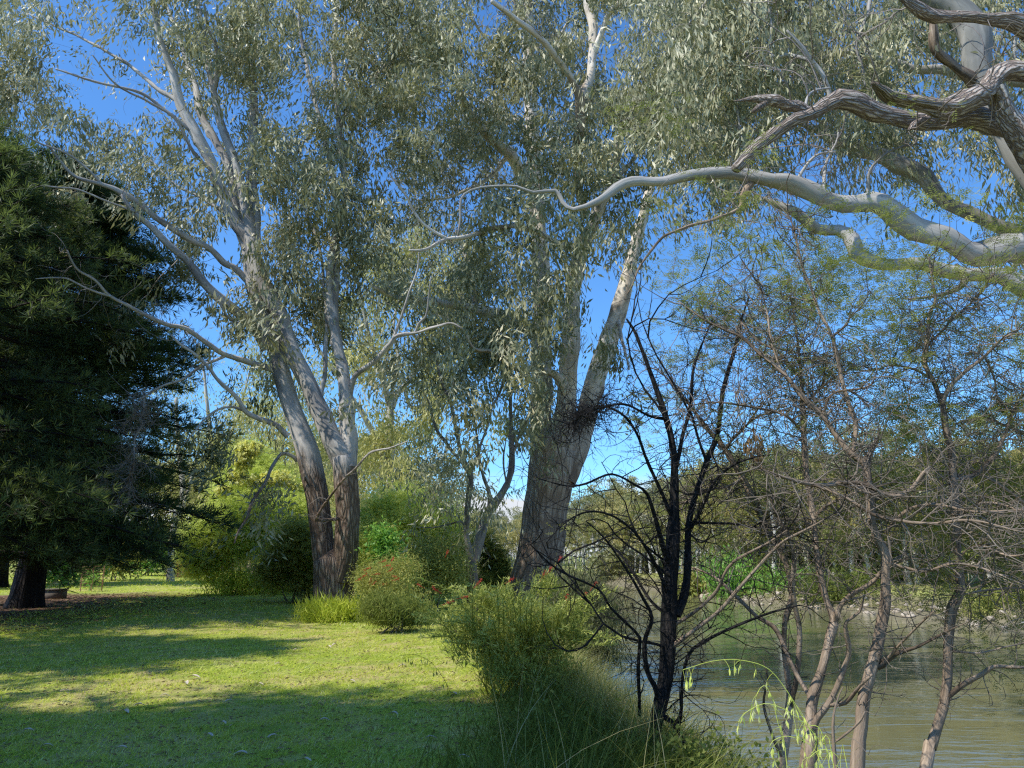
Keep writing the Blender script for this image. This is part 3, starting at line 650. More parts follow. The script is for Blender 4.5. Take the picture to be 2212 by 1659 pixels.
# ---- small forked gum between them
bD = P(1022, 1296, 24); bD[2] = gz(bD[0], bD[1])
D = Tree('forked_gum', 'slender forked gum with reddish brown base between the two great gums', 'tree', 24, bD, 3, 'bark_d')
D.limb([(1023, 1300, 33), (1022, 1265, 27), (1019, 1235, 24), (1020, 1203, 24)], part=None, d0=24, flare=.5, drop=.4, lump=.06)
D.limb([(1019, 1215, 20), (1010, 1165, 13), (1008, 1130, 13), (1012, 1073, 13), (1016, 1023, 12), (997, 980, 9), (974, 878, 7), (955, 825, 6), (939, 767, 5), (920, 729, 3)], part=None, dd=-1)
D.limb([(1024, 1212, 22), (1035, 1168, 21), (1054, 1111, 18), (1084, 1065, 16), (1100, 1035, 15), (1107, 977, 13), (1104, 920, 10), (1102, 850, 7), (1099, 770, 5)], part=None, dd=1)
D.trunk_done()
for pts in ([(1014, 1025, 9), (997, 1000, 7), (966, 958, 7), (943, 928, 6), (925, 870, 4), (905, 825, 3)], [(1016, 1030, 7), (1030, 985, 6), (1045, 945, 5), (1058, 900, 4), (1068, 850, 3)], [(1107, 985, 8), (1113, 965, 7), (1126, 931, 7), (1140, 901, 5), (1155, 860, 3)],
            [(1054, 1105, 10), (1058, 1073, 9), (1042, 1023, 7), (1034, 985, 6), (1028, 920, 5), (1010, 860, 4), (1000, 800, 3)], [(1012, 1140, 5), (995, 1128, 4), (970, 1133, 4), (940, 1138, 3), (905, 1140, 2)], [(1095, 1045, 5), (1090, 1020, 4), (1087, 985, 4), (1092, 950, 2)]):
    D.limb(pts, dd=D.rng.uniform(-1, 1))
gum_crown(D, ['345', '543', '553', '432', '431', '22.'], 900, 600, 22, 26, .20, .045, 20, .17, 'gum_leaf', dens=1.0)
D.bare(60, .7, .006, sub=2); D.twigs_done()

# ---- pale trunked gum behind
bE = P(842, 1180, 42); bE[2] = gz(bE[0], bE[1])
E = Tree('white_gum', 'white-trunked gum standing behind the bright green thicket', 'tree', 42, bE, 4, 'bark_pale')
E.limb([(838, 1225, 26), (840, 1150, 24), (841, 1092, 24), (843, 977, 21), (841, 901, 19), (844, 865, 19)], part=None, d0=42, flare=.4, drop=1, lump=.06)
E.limb([(842, 880, 14), (830, 830, 13), (820, 790, 11), (800, 740, 9), (790, 690, 7), (770, 600, 5)], part=None, dd=-2)
E.limb([(846, 880, 15), (858, 850, 14), (872, 836, 11), (900, 800, 9), (930, 740, 8), (950, 660, 6), (960, 560, 4)], part=None, dd=2)
E.trunk_done()
E.limb([(836, 1005, 14), (817, 958, 12), (787, 901, 11), (767, 870, 10), (735, 820, 8), (700, 770, 7), (670, 725, 6), (640, 690, 5)], dd=-2)
E.limb([(825, 1130, 12), (822, 1050, 11), (830, 960, 10), (838, 930, 8)], dd=-.5)
for pts in ([(872, 836, 8), (890, 880, 7), (940, 860, 5), (990, 845, 4), (1030, 830, 3)], [(844, 865, 8), (860, 780, 7), (850, 700, 6), (870, 620, 4)], [(930, 740, 7), (970, 700, 5), (1010, 640, 4)]):
    E.limb(pts, dd=E.rng.uniform(-2, 2))
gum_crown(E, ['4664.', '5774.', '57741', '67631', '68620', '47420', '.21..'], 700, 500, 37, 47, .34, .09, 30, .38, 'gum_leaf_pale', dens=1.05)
E.twigs_done()

# ---- big old gum whose limbs reach in from the right
bC = np.array([12.0, 13.5, 0]); bC[2] = gz(bC[0], bC[1])
bC[0] = 11.2; bC[1] = 11.5; bC[2] = min(float(gz(11.2, 11.5)), -2.0) - .4
Ct = Tree('old_river_gum', 'huge old gum reaching in from the right with bleached dead limbs', 'tree', 11.5, bC, 6, 'bark_c', wob=.035)
Ct.limb([(2720, 1700, 190), (2700, 1300, 150), (2660, 900, 140), (2560, 650, 130), (2480, 500, 110), (2440, 340, 95), (2430, 200, 90), (2420, 60, 80), (2410, -200, 60)], part=None, d0=11.5, flare=.3, lump=.06, drop=.8)
Ct.trunk_done()
Ct.limb([(2520, 570, 95), (2400, 545, 78.4), (2300, 530, 71.3), (2212, 535, 66.5), (2150, 556, 59.4), (2093, 542, 49.9), (2036, 516, 48.7), (1979, 485, 49.9), (1921, 458, 47.5), (1883, 439, 45.2), (1826, 439, 40.4), (1780, 432, 36.8), (1738, 405, 40.4), (1700, 390, 39.2), (1662, 393, 32), (1616, 388, 32), (1570, 374, 26.1), (1501, 378, 23.8), (1440, 385, 21.4), (1385, 385, 20.2), (1351, 396, 19), (1316, 420, 17.8), (1281, 441, 15.5), (1233, 458, 11.3), (1214, 440, 9.3), (1201, 413, 8.3), (1153, 410, 7.2), (1118, 396, 7.2), (1073, 399, 6.2), (1021, 413, 5.2), (993, 434, 5.2), (988, 470, 4.1), (985, 514, 3.1)], dd=-1.0, lump=.16, label='long smooth grey limb arching down to the left')
Ct.limb([(2450, 330, 71.3), (2350, 290, 61.7), (2240, 275, 54.6), (2162, 263, 47.5), (2112, 260, 42.8), (2036, 260, 38), (1959, 252, 35.6), (1902, 241, 38), (1864, 229, 42.8), (1807, 225, 38), (1761, 244, 33.3), (1707, 260, 24.9), (1669, 290, 23.8), (1642, 317, 24.9), (1616, 344, 22.6), (1592, 368, 20.2)], dd=-1.4, bark='bark_deadwood', lump=.26, label='bleached weathered dead limb')
Ct.limb([(1760, 246, 21.4), (1723, 235, 20.2), (1677, 225, 24.9), (1650, 222, 21.4), (1635, 217, 16.7), (1608, 210, 8.3), (1581, 210, 2.1)], dd=-.2, bark='bark_deadwood', lump=.3, label='splintered stub of the dead limb')
Ct.limb([(1655, 225, 14.2), (1640, 234, 15.5), (1631, 240, 9.3)], dd=-.1, bark='bark_deadwood', lump=.3)
Ct.limb([(2450, 300, 71.3), (2330, 220, 54.6), (2260, 170, 47.5), (2212, 150, 43.9), (2181, 149, 42.8), (2150, 166, 41.6), (2124, 202, 40.4), (2074, 229, 36.8), (2017, 233, 34.5), (1971, 218, 29.7), (1933, 199, 24.9), (1910, 184, 20.2), (1888, 176, 7.2)], dd=-1.9, bark='bark_deadwood', lump=.26, label='bleached broken limb ending in a jagged hollow')
Ct.limb([(2074, 238, 16.7), (2040, 246, 16.7), (1979, 254, 14.2), (1959, 272, 7.2)], dd=-.3, bark='bark_deadwood', lump=.25)
Ct.limb([(2150, 190, 35.6), (2165, 240, 40.4), (2190, 280, 47.5), (2240, 330, 54.6), (2330, 400, 59.4)], dd=.4, bark='bark_deadwood', lump=.2)
Ct.limb([(2430, 160, 71.3), (2330, 110, 54.6), (2240, 80, 49.9), (2212, 62, 47.5), (2181, 44, 38), (2131, 42, 23.8), (2074, 38, 20.2), (2017, 31, 23.8), (1979, 15, 26.1), (1952, -4, 16.7), (1925, -30, 10.3)], dd=-1.6, bark='bark_deadwood', lump=.16, label='pale dead limb in the top right corner')
Ct.limb([(2420, 700, 83.2), (2320, 520, 73.6), (2240, 400, 64.2), (2200, 336, 59.4), (2170, 286, 49.9), (2135, 214, 49.9), (2112, 153, 53.5), (2105, 95, 59.4), (2089, 53, 59.4), (2059, 19, 52.3), (2017, -4, 45.2), (1960, -40, 35.6)], dd=.9, lump=.05, bark='bark_stem', label='smooth grey green curving stem')
Ct.limb([(2112, 190, 26.1), (2093, 164, 22.6), (2059, 134, 21.4), (2024, 108, 21.4), (2024, 57, 15.5), (2018, 30, 6.2)], dd=-.5, bark='bark_wattle', lump=.2)
Ct.limb([(2260, 640, 35.6), (2180, 600, 33.3), (2112, 596, 30.9), (2055, 584, 28.5), (1998, 573, 26.1), (1940, 569, 26.1), (1883, 565, 26.1), (1845, 554, 30.9), (1837, 523, 29.7), (1807, 500, 27.4), (1768, 496, 23.8), (1730, 462, 19), (1690, 437, 14.2), (1650, 420, 8.3)], d0=11.0, dd=.2, lump=.2, label='sunlit crooked limb under the grey one')
Ct.limb([(2330, 560, 47.5), (2230, 520, 35.6), (2170, 493, 33.3), (2112, 470, 32), (2059, 443, 29.7), (2017, 405, 29.7), (1979, 367, 34.5), (1921, 348, 32), (1864, 328, 29.7), (1807, 302, 27.4), (1769, 275, 16.7), (1730, 262, 8.3)], d0=14, dd=1.0, lump=.14, label='sunlit limb crossing the blue gap')
Ct.limb([(1622, 396, 19), (1604, 424, 14.2), (1593, 451, 8.3), (1539, 481, 7.2), (1482, 493, 6.2), (1430, 505, 6.2), (1400, 545, 5.2), (1370, 590, 4.1), (1350, 640, 3.1)], dd=-.6, bark='bark_wattle', lump=.2)
Ct.limb([(2060, 575, 19), (2085, 605, 16.7), (2040, 632, 9.3), (1990, 640, 6.2), (1945, 645, 4.1)], dd=-.3, bark='bark_deadwood')
for pts, d0 in (([(1875, 425, 8.3), (1879, 367, 6.2), (1902, 336, 5.2), (1930, 320, 4.1), (1980, 310, 3.1)], None), ([(1780, 415, 8.3), (1783, 370, 7.2), (1795, 325, 5.2), (1805, 280, 3.1)], None), ([(1791, 240, 9.3), (1791, 199, 9.3), (1776, 160, 9.3), (1746, 126, 9.3), (1723, 92, 7.2), (1700, 60, 5.2)], 12),
                ([(1746, 128, 8.3), (1700, 122, 9.3), (1669, 118, 6.2), (1668, 60, 5.2), (1660, 0, 4.1)], 12), ([(1720, 400, 8.3), (1735, 370, 6.2), (1760, 340, 5.2), (1800, 330, 3.1)], None), ([(1740, 230, 6.2), (1750, 205, 5.2), (1790, 190, 4.1)], None),
                ([(2420, 0, 35.6), (2250, -30, 28.5), (2100, -60, 21.4), (1900, -90, 16.7), (1700, -60, 14.2), (1560, -20, 9.3), (1480, 60, 6.2)], 13), ([(2430, 200, 35.6), (2250, 180, 28.5), (2000, 150, 19), (1850, 120, 14.2), (1700, 150, 9.3), (1560, 200, 7.2), (1470, 260, 4.1)], 15),
                ([(1700, -60, 9.3), (1640, 60, 7.2), (1600, 180, 5.2), (1590, 280, 4.1)], 13), ([(1900, -90, 10.3), (1880, 20, 8.3), (1850, 100, 6.2), (1870, 180, 4.1)], 13), ([(2250, -30, 14.2), (2200, 60, 9.3), (2190, 150, 6.2)], 13)):
    Ct.limb(pts, d0=d0, dd=Ct.rng.uniform(-.5, .8))
GC = ['4788888777', '3689988776', '2689987666', '2689876556', '2587322355', '.332211235', '.......124']
gum_crown(Ct, GC, 1300, -100, 12.4, 17.0, .21, .040, 28, .14, 'gum_leaf', dens=1.1, rmax=.014, down=.95, drop=.3)
GC2 = ['34555555', '24555554', '24555544', '24543222', '23211112', '.......1', '........']
gum_crown(Ct, GC2, 1350, -80, 17, 22, .25, .05, 22, .2, 'gum_leaf_cool', name='rear_foliage', dens=.95, rmax=.014, down=.95)
Ct.bare(160, .7, .005, sub=2.4, minr=.01, maxr=.16, region=(1500, 2300, 250, 620)); Ct.bare(60, 1.6, .014, .3, sub=2.5, curl=.5, region=(1400, 2300, -150, 330)); Ct.twigs_done()

# ================================================================ wattles by the water
def wattle(name, label, depth, bx, seed, bark, limbs, group='slender wattles on the steep bank'):
    x, y = P(bx, 1500, depth)[:2]; b = np.array([x, y, float(gz(x, y))])
    T = Tree(name, label, 'tree', depth, b, seed, bark, group, wob=.012)
    first = True
    for it in limbs:
        pts, dd = it[0], it[1]; part = it[2] if len(it) > 2 else 'branch'
        if first:
            x0, y0, w0 = pts[0]; dz = P(x0, y0, depth)[2] - b[2]
            T.limb(pts, dd, d0=depth, part=None, flare=0, drop=max(.15, dz + .15), lump=.08); first = False
        elif part is None: T.limb(pts, dd, part=None, lump=.08)
        else:
            if T.acc: T.trunk_done()
            T.limb(pts, dd, bark=it[3] if len(it) > 3 else None, lump=.08)
    if T.acc: T.trunk_done()
    return T
def feather(T, grid, x0, y0, lo, hi, mat, dens=1.0, per=30, rad=.13, name='foliage', L=.11, up=.1, cs=100):
    Cn = cells(grid, x0, y0, cs, lo, hi, 0.0030, per, T.rng, dens=dens)
    if not len(Cn): return
    paths = T.clusters(Cn, minr=.0022, rmax=.008, up=up); acc = Acc(); n = len(paths)
    k = T.rng.integers(3, paths.shape[1], (n, per))
    b0 = paths[np.arange(n)[:, None], k] + T.rng.normal(size=(n, per, 3)) * np.array([rad, rad, rad * .5])
    sh = np.clip(T.rng.beta(2, 2.4, (n, per)) * .7 + T.rng.random((n, 1)) * .35, 0, 1)
    fronds(acc, b0.reshape(-1, 3), L, .011, T.rng, rnd=sh.ravel()); acc.build(name, mat, T.root, T.base, smooth=False)

F1 = wattle('dead_wattle', 'black dead wattle in shade, its thick dark trunk rising from the long grass', 6.5, 1413, 21, 'bark_black', [
    ([(1413, 1610, 30), (1420, 1550, 30), (1432, 1480, 30), (1440, 1400, 34), (1445, 1300, 34), (1450, 1200, 30), (1456, 1100, 22), (1461, 1010, 16), (1455, 950, 14), (1440, 900, 12), (1425, 860, 12), (1402, 805, 10), (1385, 760, 8), (1370, 720, 7), (1352, 690, 4)], .5, None),
    ([(1462, 1330, 20), (1478, 1283, 18), (1488, 1215, 16), (1493, 1141, 14), (1504, 1068, 12), (1526, 995, 12), (1551, 933, 10), (1562, 831, 9), (1584, 758, 8), (1600, 700, 5), (1620, 640, 3)], .8),
    ([(1450, 1230, 14), (1430, 1180, 11), (1415, 1120, 9), (1397, 1065, 7), (1371, 1046, 6), (1317, 1023, 5), (1264, 1042, 5), (1226, 1046, 4), (1168, 1031, 2)], -.8),
    ([(1425, 1520, 12), (1416, 1486, 12), (1399, 1452, 11), (1392, 1384, 10), (1405, 1329, 8), (1382, 1285, 7), (1337, 1213, 5), (1303, 1162, 4), (1269, 1128, 3)], -.6),
    ([(1382, 1545, 8), (1378, 1452, 8), (1382, 1384, 8), (1375, 1363, 7), (1320, 1312, 6), (1297, 1275, 5), (1235, 1244, 5), (1195, 1220, 4), (1147, 1179, 2)], -.8),
    ([(1430, 1545, 13), (1455, 1560, 12), (1470, 1545, 9), (1475, 1466, 7), (1490, 1411, 7), (1515, 1389, 7), (1588, 1353, 6), (1661, 1324, 5), (1726, 1309, 3)], -.5),
    ([(1455, 1560, 11), (1470, 1590, 10), (1482, 1625, 10)], -.2),
    ([(1446, 1400, 12), (1457, 1393, 10), (1500, 1360, 9), (1551, 1316, 8), (1588, 1276, 8), (1646, 1218, 7), (1690, 1174, 6), (1745, 1141, 4), (1780, 1120, 3)], -.9, 'branch', 'bark_wattle'),
    ([(1455, 1350, 9), (1464, 1345, 8), (1508, 1316, 7), (1551, 1272, 7), (1566, 1240, 6), (1588, 1211, 6), (1657, 1178, 5), (1700, 1150, 3)], -.7, 'branch', 'bark_wattle'),
    ([(1452, 1120, 9), (1420, 1040, 8), (1400, 990, 7), (1380, 940, 6), (1350, 900, 6), (1310, 880, 5), (1270, 880, 4), (1235, 900, 2)], -.5),
    ([(1440, 905, 8), (1400, 900, 6), (1350, 875, 5), (1310, 880, 5), (1270, 895, 4), (1235, 915, 3)], -.9),
    ([(1445, 1290, 10), (1425, 1240, 8), (1395, 1180, 7), (1365, 1140, 6), (1320, 1110, 5), (1270, 1105, 4), (1220, 1130, 3), (1180, 1170, 2)], -1.0),
    ([(1461, 1010, 9), (1475, 940, 8), (1495, 880, 7), (1500, 800, 6), (1520, 740, 4), (1540, 690, 3)], .5),
    ([(1493, 1141, 8), (1520, 1090, 7), (1545, 1040, 6), (1590, 1000, 5), (1640, 980, 3)], -.5),
    ([(1445, 1330, 8), (1410, 1300, 7), (1370, 1240, 6), (1330, 1190, 5), (1290, 1170, 3)], .8)])
F1.bare(14, 1.5, .012, .5, sub=3, curl=.5, minr=.02); F1.bare(391, .55, .0045, .05, sub=2.8, curl=.6, sublen=.5); F1.bare(102, .35, .004, -.2, sub=4, curl=.8, region=(1180, 1320, 860, 940)); F1.twigs_done('bark_black')

F2 = wattle('wattle_tree', 'thin dark wattle forking low, first to the right of the black one', 7.0, 1690, 22, 'bark_wattle', [
    ([(1690, 1652, 21.8), (1697, 1600, 20.7), (1704, 1550, 19.5), (1706, 1500, 13.8), (1701, 1450, 12.6), (1693, 1393, 11.5), (1693, 1338, 11.5), (1704, 1287, 10.3), (1697, 1229, 11.5), (1683, 1189, 11.5), (1661, 1149, 12.6), (1639, 1095, 13.8), (1606, 1032, 13.8), (1566, 970, 11.5), (1526, 922, 9.2), (1493, 878, 6), (1450, 830, 4), (1420, 800, 2)], .6, None),
    ([(1706, 1530, 14.9), (1716, 1490, 11.5), (1723, 1447, 11.5), (1726, 1356, 11.5), (1715, 1302, 10.3), (1712, 1247, 9.2), (1712, 1200, 7), (1697, 1156, 6), (1675, 1112, 5), (1660, 1070, 3)], -.4, None),
    ([(1690, 1640, 10.3), (1670, 1590, 7), (1655, 1520, 6), (1662, 1460, 4), (1650, 1420, 2)], -.3),
    ([(1566, 970, 6), (1600, 930, 5), (1640, 900, 4), (1700, 890, 3)], -.3), ([(1606, 1032, 6), (1570, 1050, 5), (1520, 1060, 4), (1480, 1090, 3)], -.4)])
F2.bare(228, .6, .006, .05, sub=2.4, curl=.55, region=(1300, 2400, 300, 1290)); F2.bare(24, .4, .005, .05, sub=1.5, region=(1300, 2400, 1290, 1560)); F2.twigs_done()
F3 = wattle('wattle_tree', 'twin-forked wattle with smooth brown stems standing left of the scaly trunk', 6.5, 1745, 23, 'bark_wattle', [
    ([(1745, 1655, 35.6), (1750, 1600, 32.2), (1752, 1560, 25.3), (1754, 1510, 21.8), (1770, 1447, 19.5), (1788, 1375, 19.5), (1800, 1334, 18.4), (1788, 1302, 13.8), (1776, 1247, 13.8), (1766, 1174, 12.6), (1759, 1110, 12.6), (1745, 1032, 11.5), (1737, 940, 11.5), (1734, 886, 10.3), (1726, 813, 7), (1720, 740, 5), (1715, 660, 3)], .6, None),
    ([(1803, 1345, 13.8), (1814, 1309, 11.5), (1836, 1283, 10.3), (1876, 1258, 10.3), (1905, 1229, 9.2)], -.3, None),
    ([(1753, 1530, 12.6), (1748, 1502, 10.3), (1726, 1466, 10.3), (1705, 1425, 10.3), (1686, 1382, 10.3), (1668, 1353, 10.3), (1632, 1331, 9.2), (1610, 1309, 9.2), (1588, 1287, 9.2), (1544, 1247, 6), (1497, 1229, 4)], .8),
    ([(1752, 1590, 17.2), (1768, 1550, 14.9), (1792, 1520, 14.9), (1810, 1488, 13.8), (1825, 1447, 11.5), (1836, 1404, 11.5), (1828, 1356, 9.2), (1832, 1338, 7), (1858, 1320, 6), (1868, 1287, 3)], -.4),
    ([(1790, 1522, 10.3), (1825, 1517, 9.2), (1854, 1480, 7), (1880, 1455, 5)], -.3),
    ([(1760, 1115, 9.2), (1790, 1090, 7), (1850, 1060, 5), (1900, 1045, 3)], -.4), ([(1737, 940, 6), (1700, 900, 6), (1640, 880, 5), (1560, 870, 4), (1490, 880, 2)], -.4), ([(1733, 880, 6), (1780, 830, 5), (1830, 800, 4), (1880, 790, 2)], .2),
    ([(1726, 813, 6), (1680, 760, 5), (1640, 740, 4), (1600, 700, 3)], .3)])
F3.bare(257, .6, .006, .05, sub=2.4, curl=.55, region=(1300, 2400, 300, 1290)); F3.bare(27, .4, .005, .05, sub=1.5, region=(1300, 2400, 1290, 1560))
feather(F3, ['...1.', '.3664', '.355 ', '.1122', '01112', '12233', '12222'], 1300, 470, 7.2, 9.5, 'wattle_leaf', 1.5); F3.twigs_done()
F4 = wattle('wattle_tree', 'thickest wattle with scaly peeling bark and a broken forked top', 6.2, 1854, 24, 'bark_wattle', [
    ([(1854, 1655, 31), (1860, 1600, 27.6), (1865, 1575, 26.4), (1872, 1502, 25.3), (1887, 1429, 25.3), (1898, 1356, 23), (1909, 1302, 21.8), (1912, 1240, 19.5), (1914, 1200, 20.7), (1898, 1167, 18.4), (1883, 1130, 16.1), (1877, 1083, 18.4), (1872, 1013, 17.2), (1866, 992, 16.1)], .2, None),
    ([(1868, 1000, 13.8), (1836, 977, 12.6), (1807, 940, 11.5), (1777, 897, 11.5), (1734, 860, 10.3), (1690, 809, 9.2), (1639, 766, 7), (1602, 729, 7), (1562, 711, 5), (1515, 685, 4), (1470, 650, 2)], .6),
    ([(1842, 980, 9.2), (1847, 922, 9.2), (1832, 875, 9.2), (1818, 824, 9.2), (1810, 780, 7), (1796, 729, 7), (1780, 695, 6), (1766, 667, 6), (1748, 605, 5), (1737, 576, 5), (1720, 500, 3), (1700, 450, 2)], .3),
    ([(1872, 1010, 13.8), (1876, 988, 12.6), (1884, 965, 10.3), (1891, 945, 7)], -.1, 'branch', 'bark_deadwood'),
    ([(1905, 1075, 6), (1870, 1058, 9.2), (1843, 1048, 9.2), (1807, 1043, 9.2), (1752, 1046, 9.2), (1697, 1032, 7), (1661, 1017, 5), (1640, 1008, 2)], -.5),
    ([(1800, 1044, 9.2), (1861, 1044, 9.2), (1898, 1061, 9.2), (1934, 1072, 9.2), (1967, 1057, 9.2), (1989, 1021, 7), (2003, 1006, 4)], -.2),
    ([(1752, 1046, 6), (1788, 1060, 7), (1843, 1086, 7), (1898, 1115, 7), (2007, 1130, 6), (2098, 1123, 5), (2207, 1145, 3)], -.7),
    ([(1893, 1440, 13.8), (1905, 1437, 12.6), (1934, 1411, 10.3), (1974, 1400, 7), (2025, 1375, 5), (2080, 1350, 2)], -.4), ([(1898, 1425, 9.2), (1916, 1422, 7), (1941, 1393, 6), (1974, 1364, 5), (2022, 1320, 3)], -.6),
    ([(1912, 1215, 9.2), (1950, 1225, 7), (2000, 1235, 6), (2060, 1220, 5), (2130, 1230, 4), (2212, 1260, 3)], -.6), ([(1912, 1150, 7), (1960, 1100, 7), (2020, 1090, 6), (2100, 1110, 5), (2212, 1105, 4)], -.8),
    ([(1777, 897, 6), (1800, 850, 5), (1850, 840, 5), (1880, 830, 4), (1890, 800, 2)], -.2), ([(1690, 809, 5), (1670, 740, 4), (1660, 680, 4), (1640, 620, 3), (1600, 560, 2)], .2), ([(1796, 729, 5), (1830, 700, 5), (1836, 685, 4)], -.1, 'branch', 'bark_deadwood')])
F4.bare(348, .65, .006, .02, sub=2.6, curl=.5, region=(1300, 2400, 300, 1290)); F4.bare(36, .4, .005, .05, sub=1.5, region=(1300, 2400, 1290, 1560)); 
feather(F4, ['....', '5555', '6555', '5322', '2211', '2334', '3445', '2234', '..12'], 1600, 460, 6.8, 9.2, 'wattle_leaf', 1.5); F4.twigs_done()
stick = wattle('bare_sapling', 'thin leafless pale stick in front of the scaly trunk', 5.6, 1801, 29, 'bark_wattle', [
    ([(1801, 1655, 9.2), (1799, 1586, 7), (1803, 1539, 5), (1815, 1500, 3), (1825, 1480, 2)], 0, None), ([(1801, 1605, 5), (1843, 1571, 5), (1862, 1550, 4), (1869, 1535, 3)], -.1)], None)
stick.bare(10, .3, .003, .3, sub=1); stick.twigs_done()
F5 = wattle('wattle_tree', 'wattle with a kinked trunk nearest the right edge, forking beside the water', 7.0, 2003, 25, 'bark_wattle', [
    ([(2003, 1655, 26.4), (2012, 1615, 24.1), (2022, 1575, 23), (2040, 1502, 20.7), (2047, 1429, 18.4), (2051, 1367, 18.4), (2058, 1316, 20.7), (2075, 1273, 19.5), (2073, 1229, 17.2), (2068, 1174, 16.1), (2066, 1101, 17.2), (2062, 1050, 17.2), (2055, 980, 16.1), (2040, 930, 13.8), (2033, 880, 12.6), (2030, 855, 11.5)], .3, None),
    ([(2032, 865, 10.3), (2018, 824, 10.3), (1996, 784, 10.3), (1998, 750, 9.2), (2001, 722, 7), (2007, 678, 6), (2022, 649, 6), (2012, 600, 4), (2005, 560, 3)], .3),
    ([(2034, 870, 10.3), (2054, 831, 9.2), (2084, 802, 7), (2127, 769, 6), (2164, 733, 5), (2200, 714, 3)], -.3),
    ([(2042, 1510, 13.8), (2047, 1506, 12.6), (2080, 1477, 11.5), (2124, 1451, 10.3), (2146, 1437, 9.2), (2189, 1440, 7), (2240, 1444, 5), (2300, 1440, 3)], -.5),
    ([(2051, 1410, 7), (2058, 1407, 6), (2116, 1411, 5), (2171, 1396, 4), (2212, 1386, 3), (2260, 1370, 2)], -.4),
    ([(2063, 1036, 10.3), (2109, 1024, 10.3), (2146, 984, 9.2), (2168, 940, 7), (2190, 890, 5), (2215, 850, 3)], .3), ([(2066, 1120, 7), (2110, 1090, 6), (2160, 1090, 5), (2230, 1120, 3)], -.6), ([(2070, 1200, 6), (2120, 1180, 6), (2180, 1200, 5), (2240, 1190, 3)], -.5),
    ([(2127, 769, 5), (2150, 820, 4), (2160, 860, 3), (2190, 880, 2)], .2), ([(2018, 824, 5), (1980, 800, 5), (1930, 790, 4), (1890, 800, 3)], .1), ([(1998, 750, 5), (2050, 700, 4), (2100, 650, 4), (2150, 590, 3)], .5)])
F5.bare(380, .65, .006, .0, sub=2.6, curl=.5, region=(1300, 2400, 300, 1290)); F5.bare(40, .4, .005, .05, sub=1.5, region=(1300, 2400, 1290, 1560))
feather(F5, ['.....', '34555', '56666', '34555', '12455', '45677', '45677', '33456', '.1233', '..122'], 1900, 460, 7.0, 9.6, 'wattle_leaf', 1.5); F5.twigs_done()
F6 = wattle('wattle_tree', 'wattle with a crown of green feathery leaves just outside the right edge', 7.6, 2420, 26, 'bark_wattle', [
    ([(2420, 1655, 26), (2400, 1400, 24), (2380, 1200, 22), (2350, 1000, 18), (2330, 860, 14), (2300, 700, 9), (2260, 600, 5)], 0, None),
    ([(2380, 1200, 12), (2300, 1150, 10), (2230, 1100, 8), (2160, 1050, 6), (2080, 1010, 3)], -.3), ([(2350, 1000, 10), (2280, 960, 8), (2200, 930, 6), (2130, 900, 4)], .3), ([(2390, 1330, 9), (2300, 1290, 8), (2220, 1270, 6), (2130, 1280, 5), (2060, 1290, 3)], -.4)])
F6.bare(204, .7, .005, 0, sub=2.4)
feather(F6, ['...', '..1', '555', '445', '556', '888', '777', '445', '223'], 2050, 500, 7.8, 10.5, 'wattle_leaf', 1.2); F6.twigs_done()

# ================================================================ shrubs
def leafcloud(acc, kind, pts, rng, L=.06, W=.012):
    if kind == 'frond': fronds(acc, pts, L, W, rng, lift=.15, K=4)
    elif kind == 'up':
        n = len(pts); d = rng.normal(size=(n, 3)) * .8; d[:, 2] += 1.0; leaves(acc, pts, L, W, 0, None, 1, rng, nrm(d))
    elif kind == 'hang': leaves(acc, pts, L, W, 1.0, None, 1, rng)
    else: leaves(acc, pts, L, W, .15, None, 1, rng)
def shrub(name, label, depth, bx, blobs, mat, kind='any', L=.06, W=.014, per=30, rad=.12, seed=1, group=None, bark='bark_wattle', stems=5, cat='shrub', stem_r=.03, by=None, r0=.004):
    """blobs: (x, y, rx, ry, dd, clusters) in view pixels at distance depth + dd"""
    x, y = P(bx, 1290, depth)[:2]; b = np.array([x, y, float(gz(x, y))])
    T = Tree(name, label, cat, depth, b, seed, bark, group); r = T.rng; Cn = []
    for (cx, cy, rx, ry, dd, n) in blobs:
        m_ = mpp(cx, cy, depth + dd); c = P(cx, cy, depth + dd); v = nrm(r.normal(size=(n, 3))) * (r.random((n, 1)) ** .45)
        Cn.append(c + v * np.array([rx * m_, rx * m_ * .8, ry * m_]))
    Cn = np.vstack(Cn); g = gz(Cn[:, 0], Cn[:, 1]); Cn[:, 2] = np.maximum(Cn[:, 2], g + .06)
    P3 = []
    for k in range(stems):
        j = r.integers(len(Cn)); off = np.array([r.normal() * .12, r.normal() * .12, 0]) * (1 + stem_r * 20); s0 = b + off; s0[2] = gz(s0[0], s0[1]) - .08
        e = b + (Cn[j] - b) * .7; mid = (s0 + e) / 2 + np.array([0, 0, .25 * np.linalg.norm(e - s0)]) * .5
        t = np.linspace(0, 1, 9)[:, None]; p = s0 * (1 - t) ** 2 + 2 * mid * t * (1 - t) + e * t ** 2; p += r.normal(size=p.shape) * .015
        P3.append(p)
    P3 = np.array(P3); rr = np.linspace(stem_r, stem_r * .3, 9)[None] * r.uniform(.6, 1.1, (stems, 1))
    V, q = tubes(P3, rr, 6); build('stems', V, q, None, TW.get(bark, 'twig_brown'), T.root, None, True, b)
    T.N = P3.reshape(-1, 3); T.Rr = rr.ravel(); paths = T.clusters(Cn, minr=r0, rmax=stem_r * .5)
    acc = Acc(); n = len(paths); k = r.integers(3, paths.shape[1], (n, per))
    b0 = paths[np.arange(n)[:, None], k] + r.normal(size=(n, per, 3)) * rad
    leafcloud(acc, kind, b0.reshape(-1, 3), r, L, W); acc.build('foliage', mat, T.root, b, smooth=False); T.twigs_done()
    T.Cn = Cn; return T

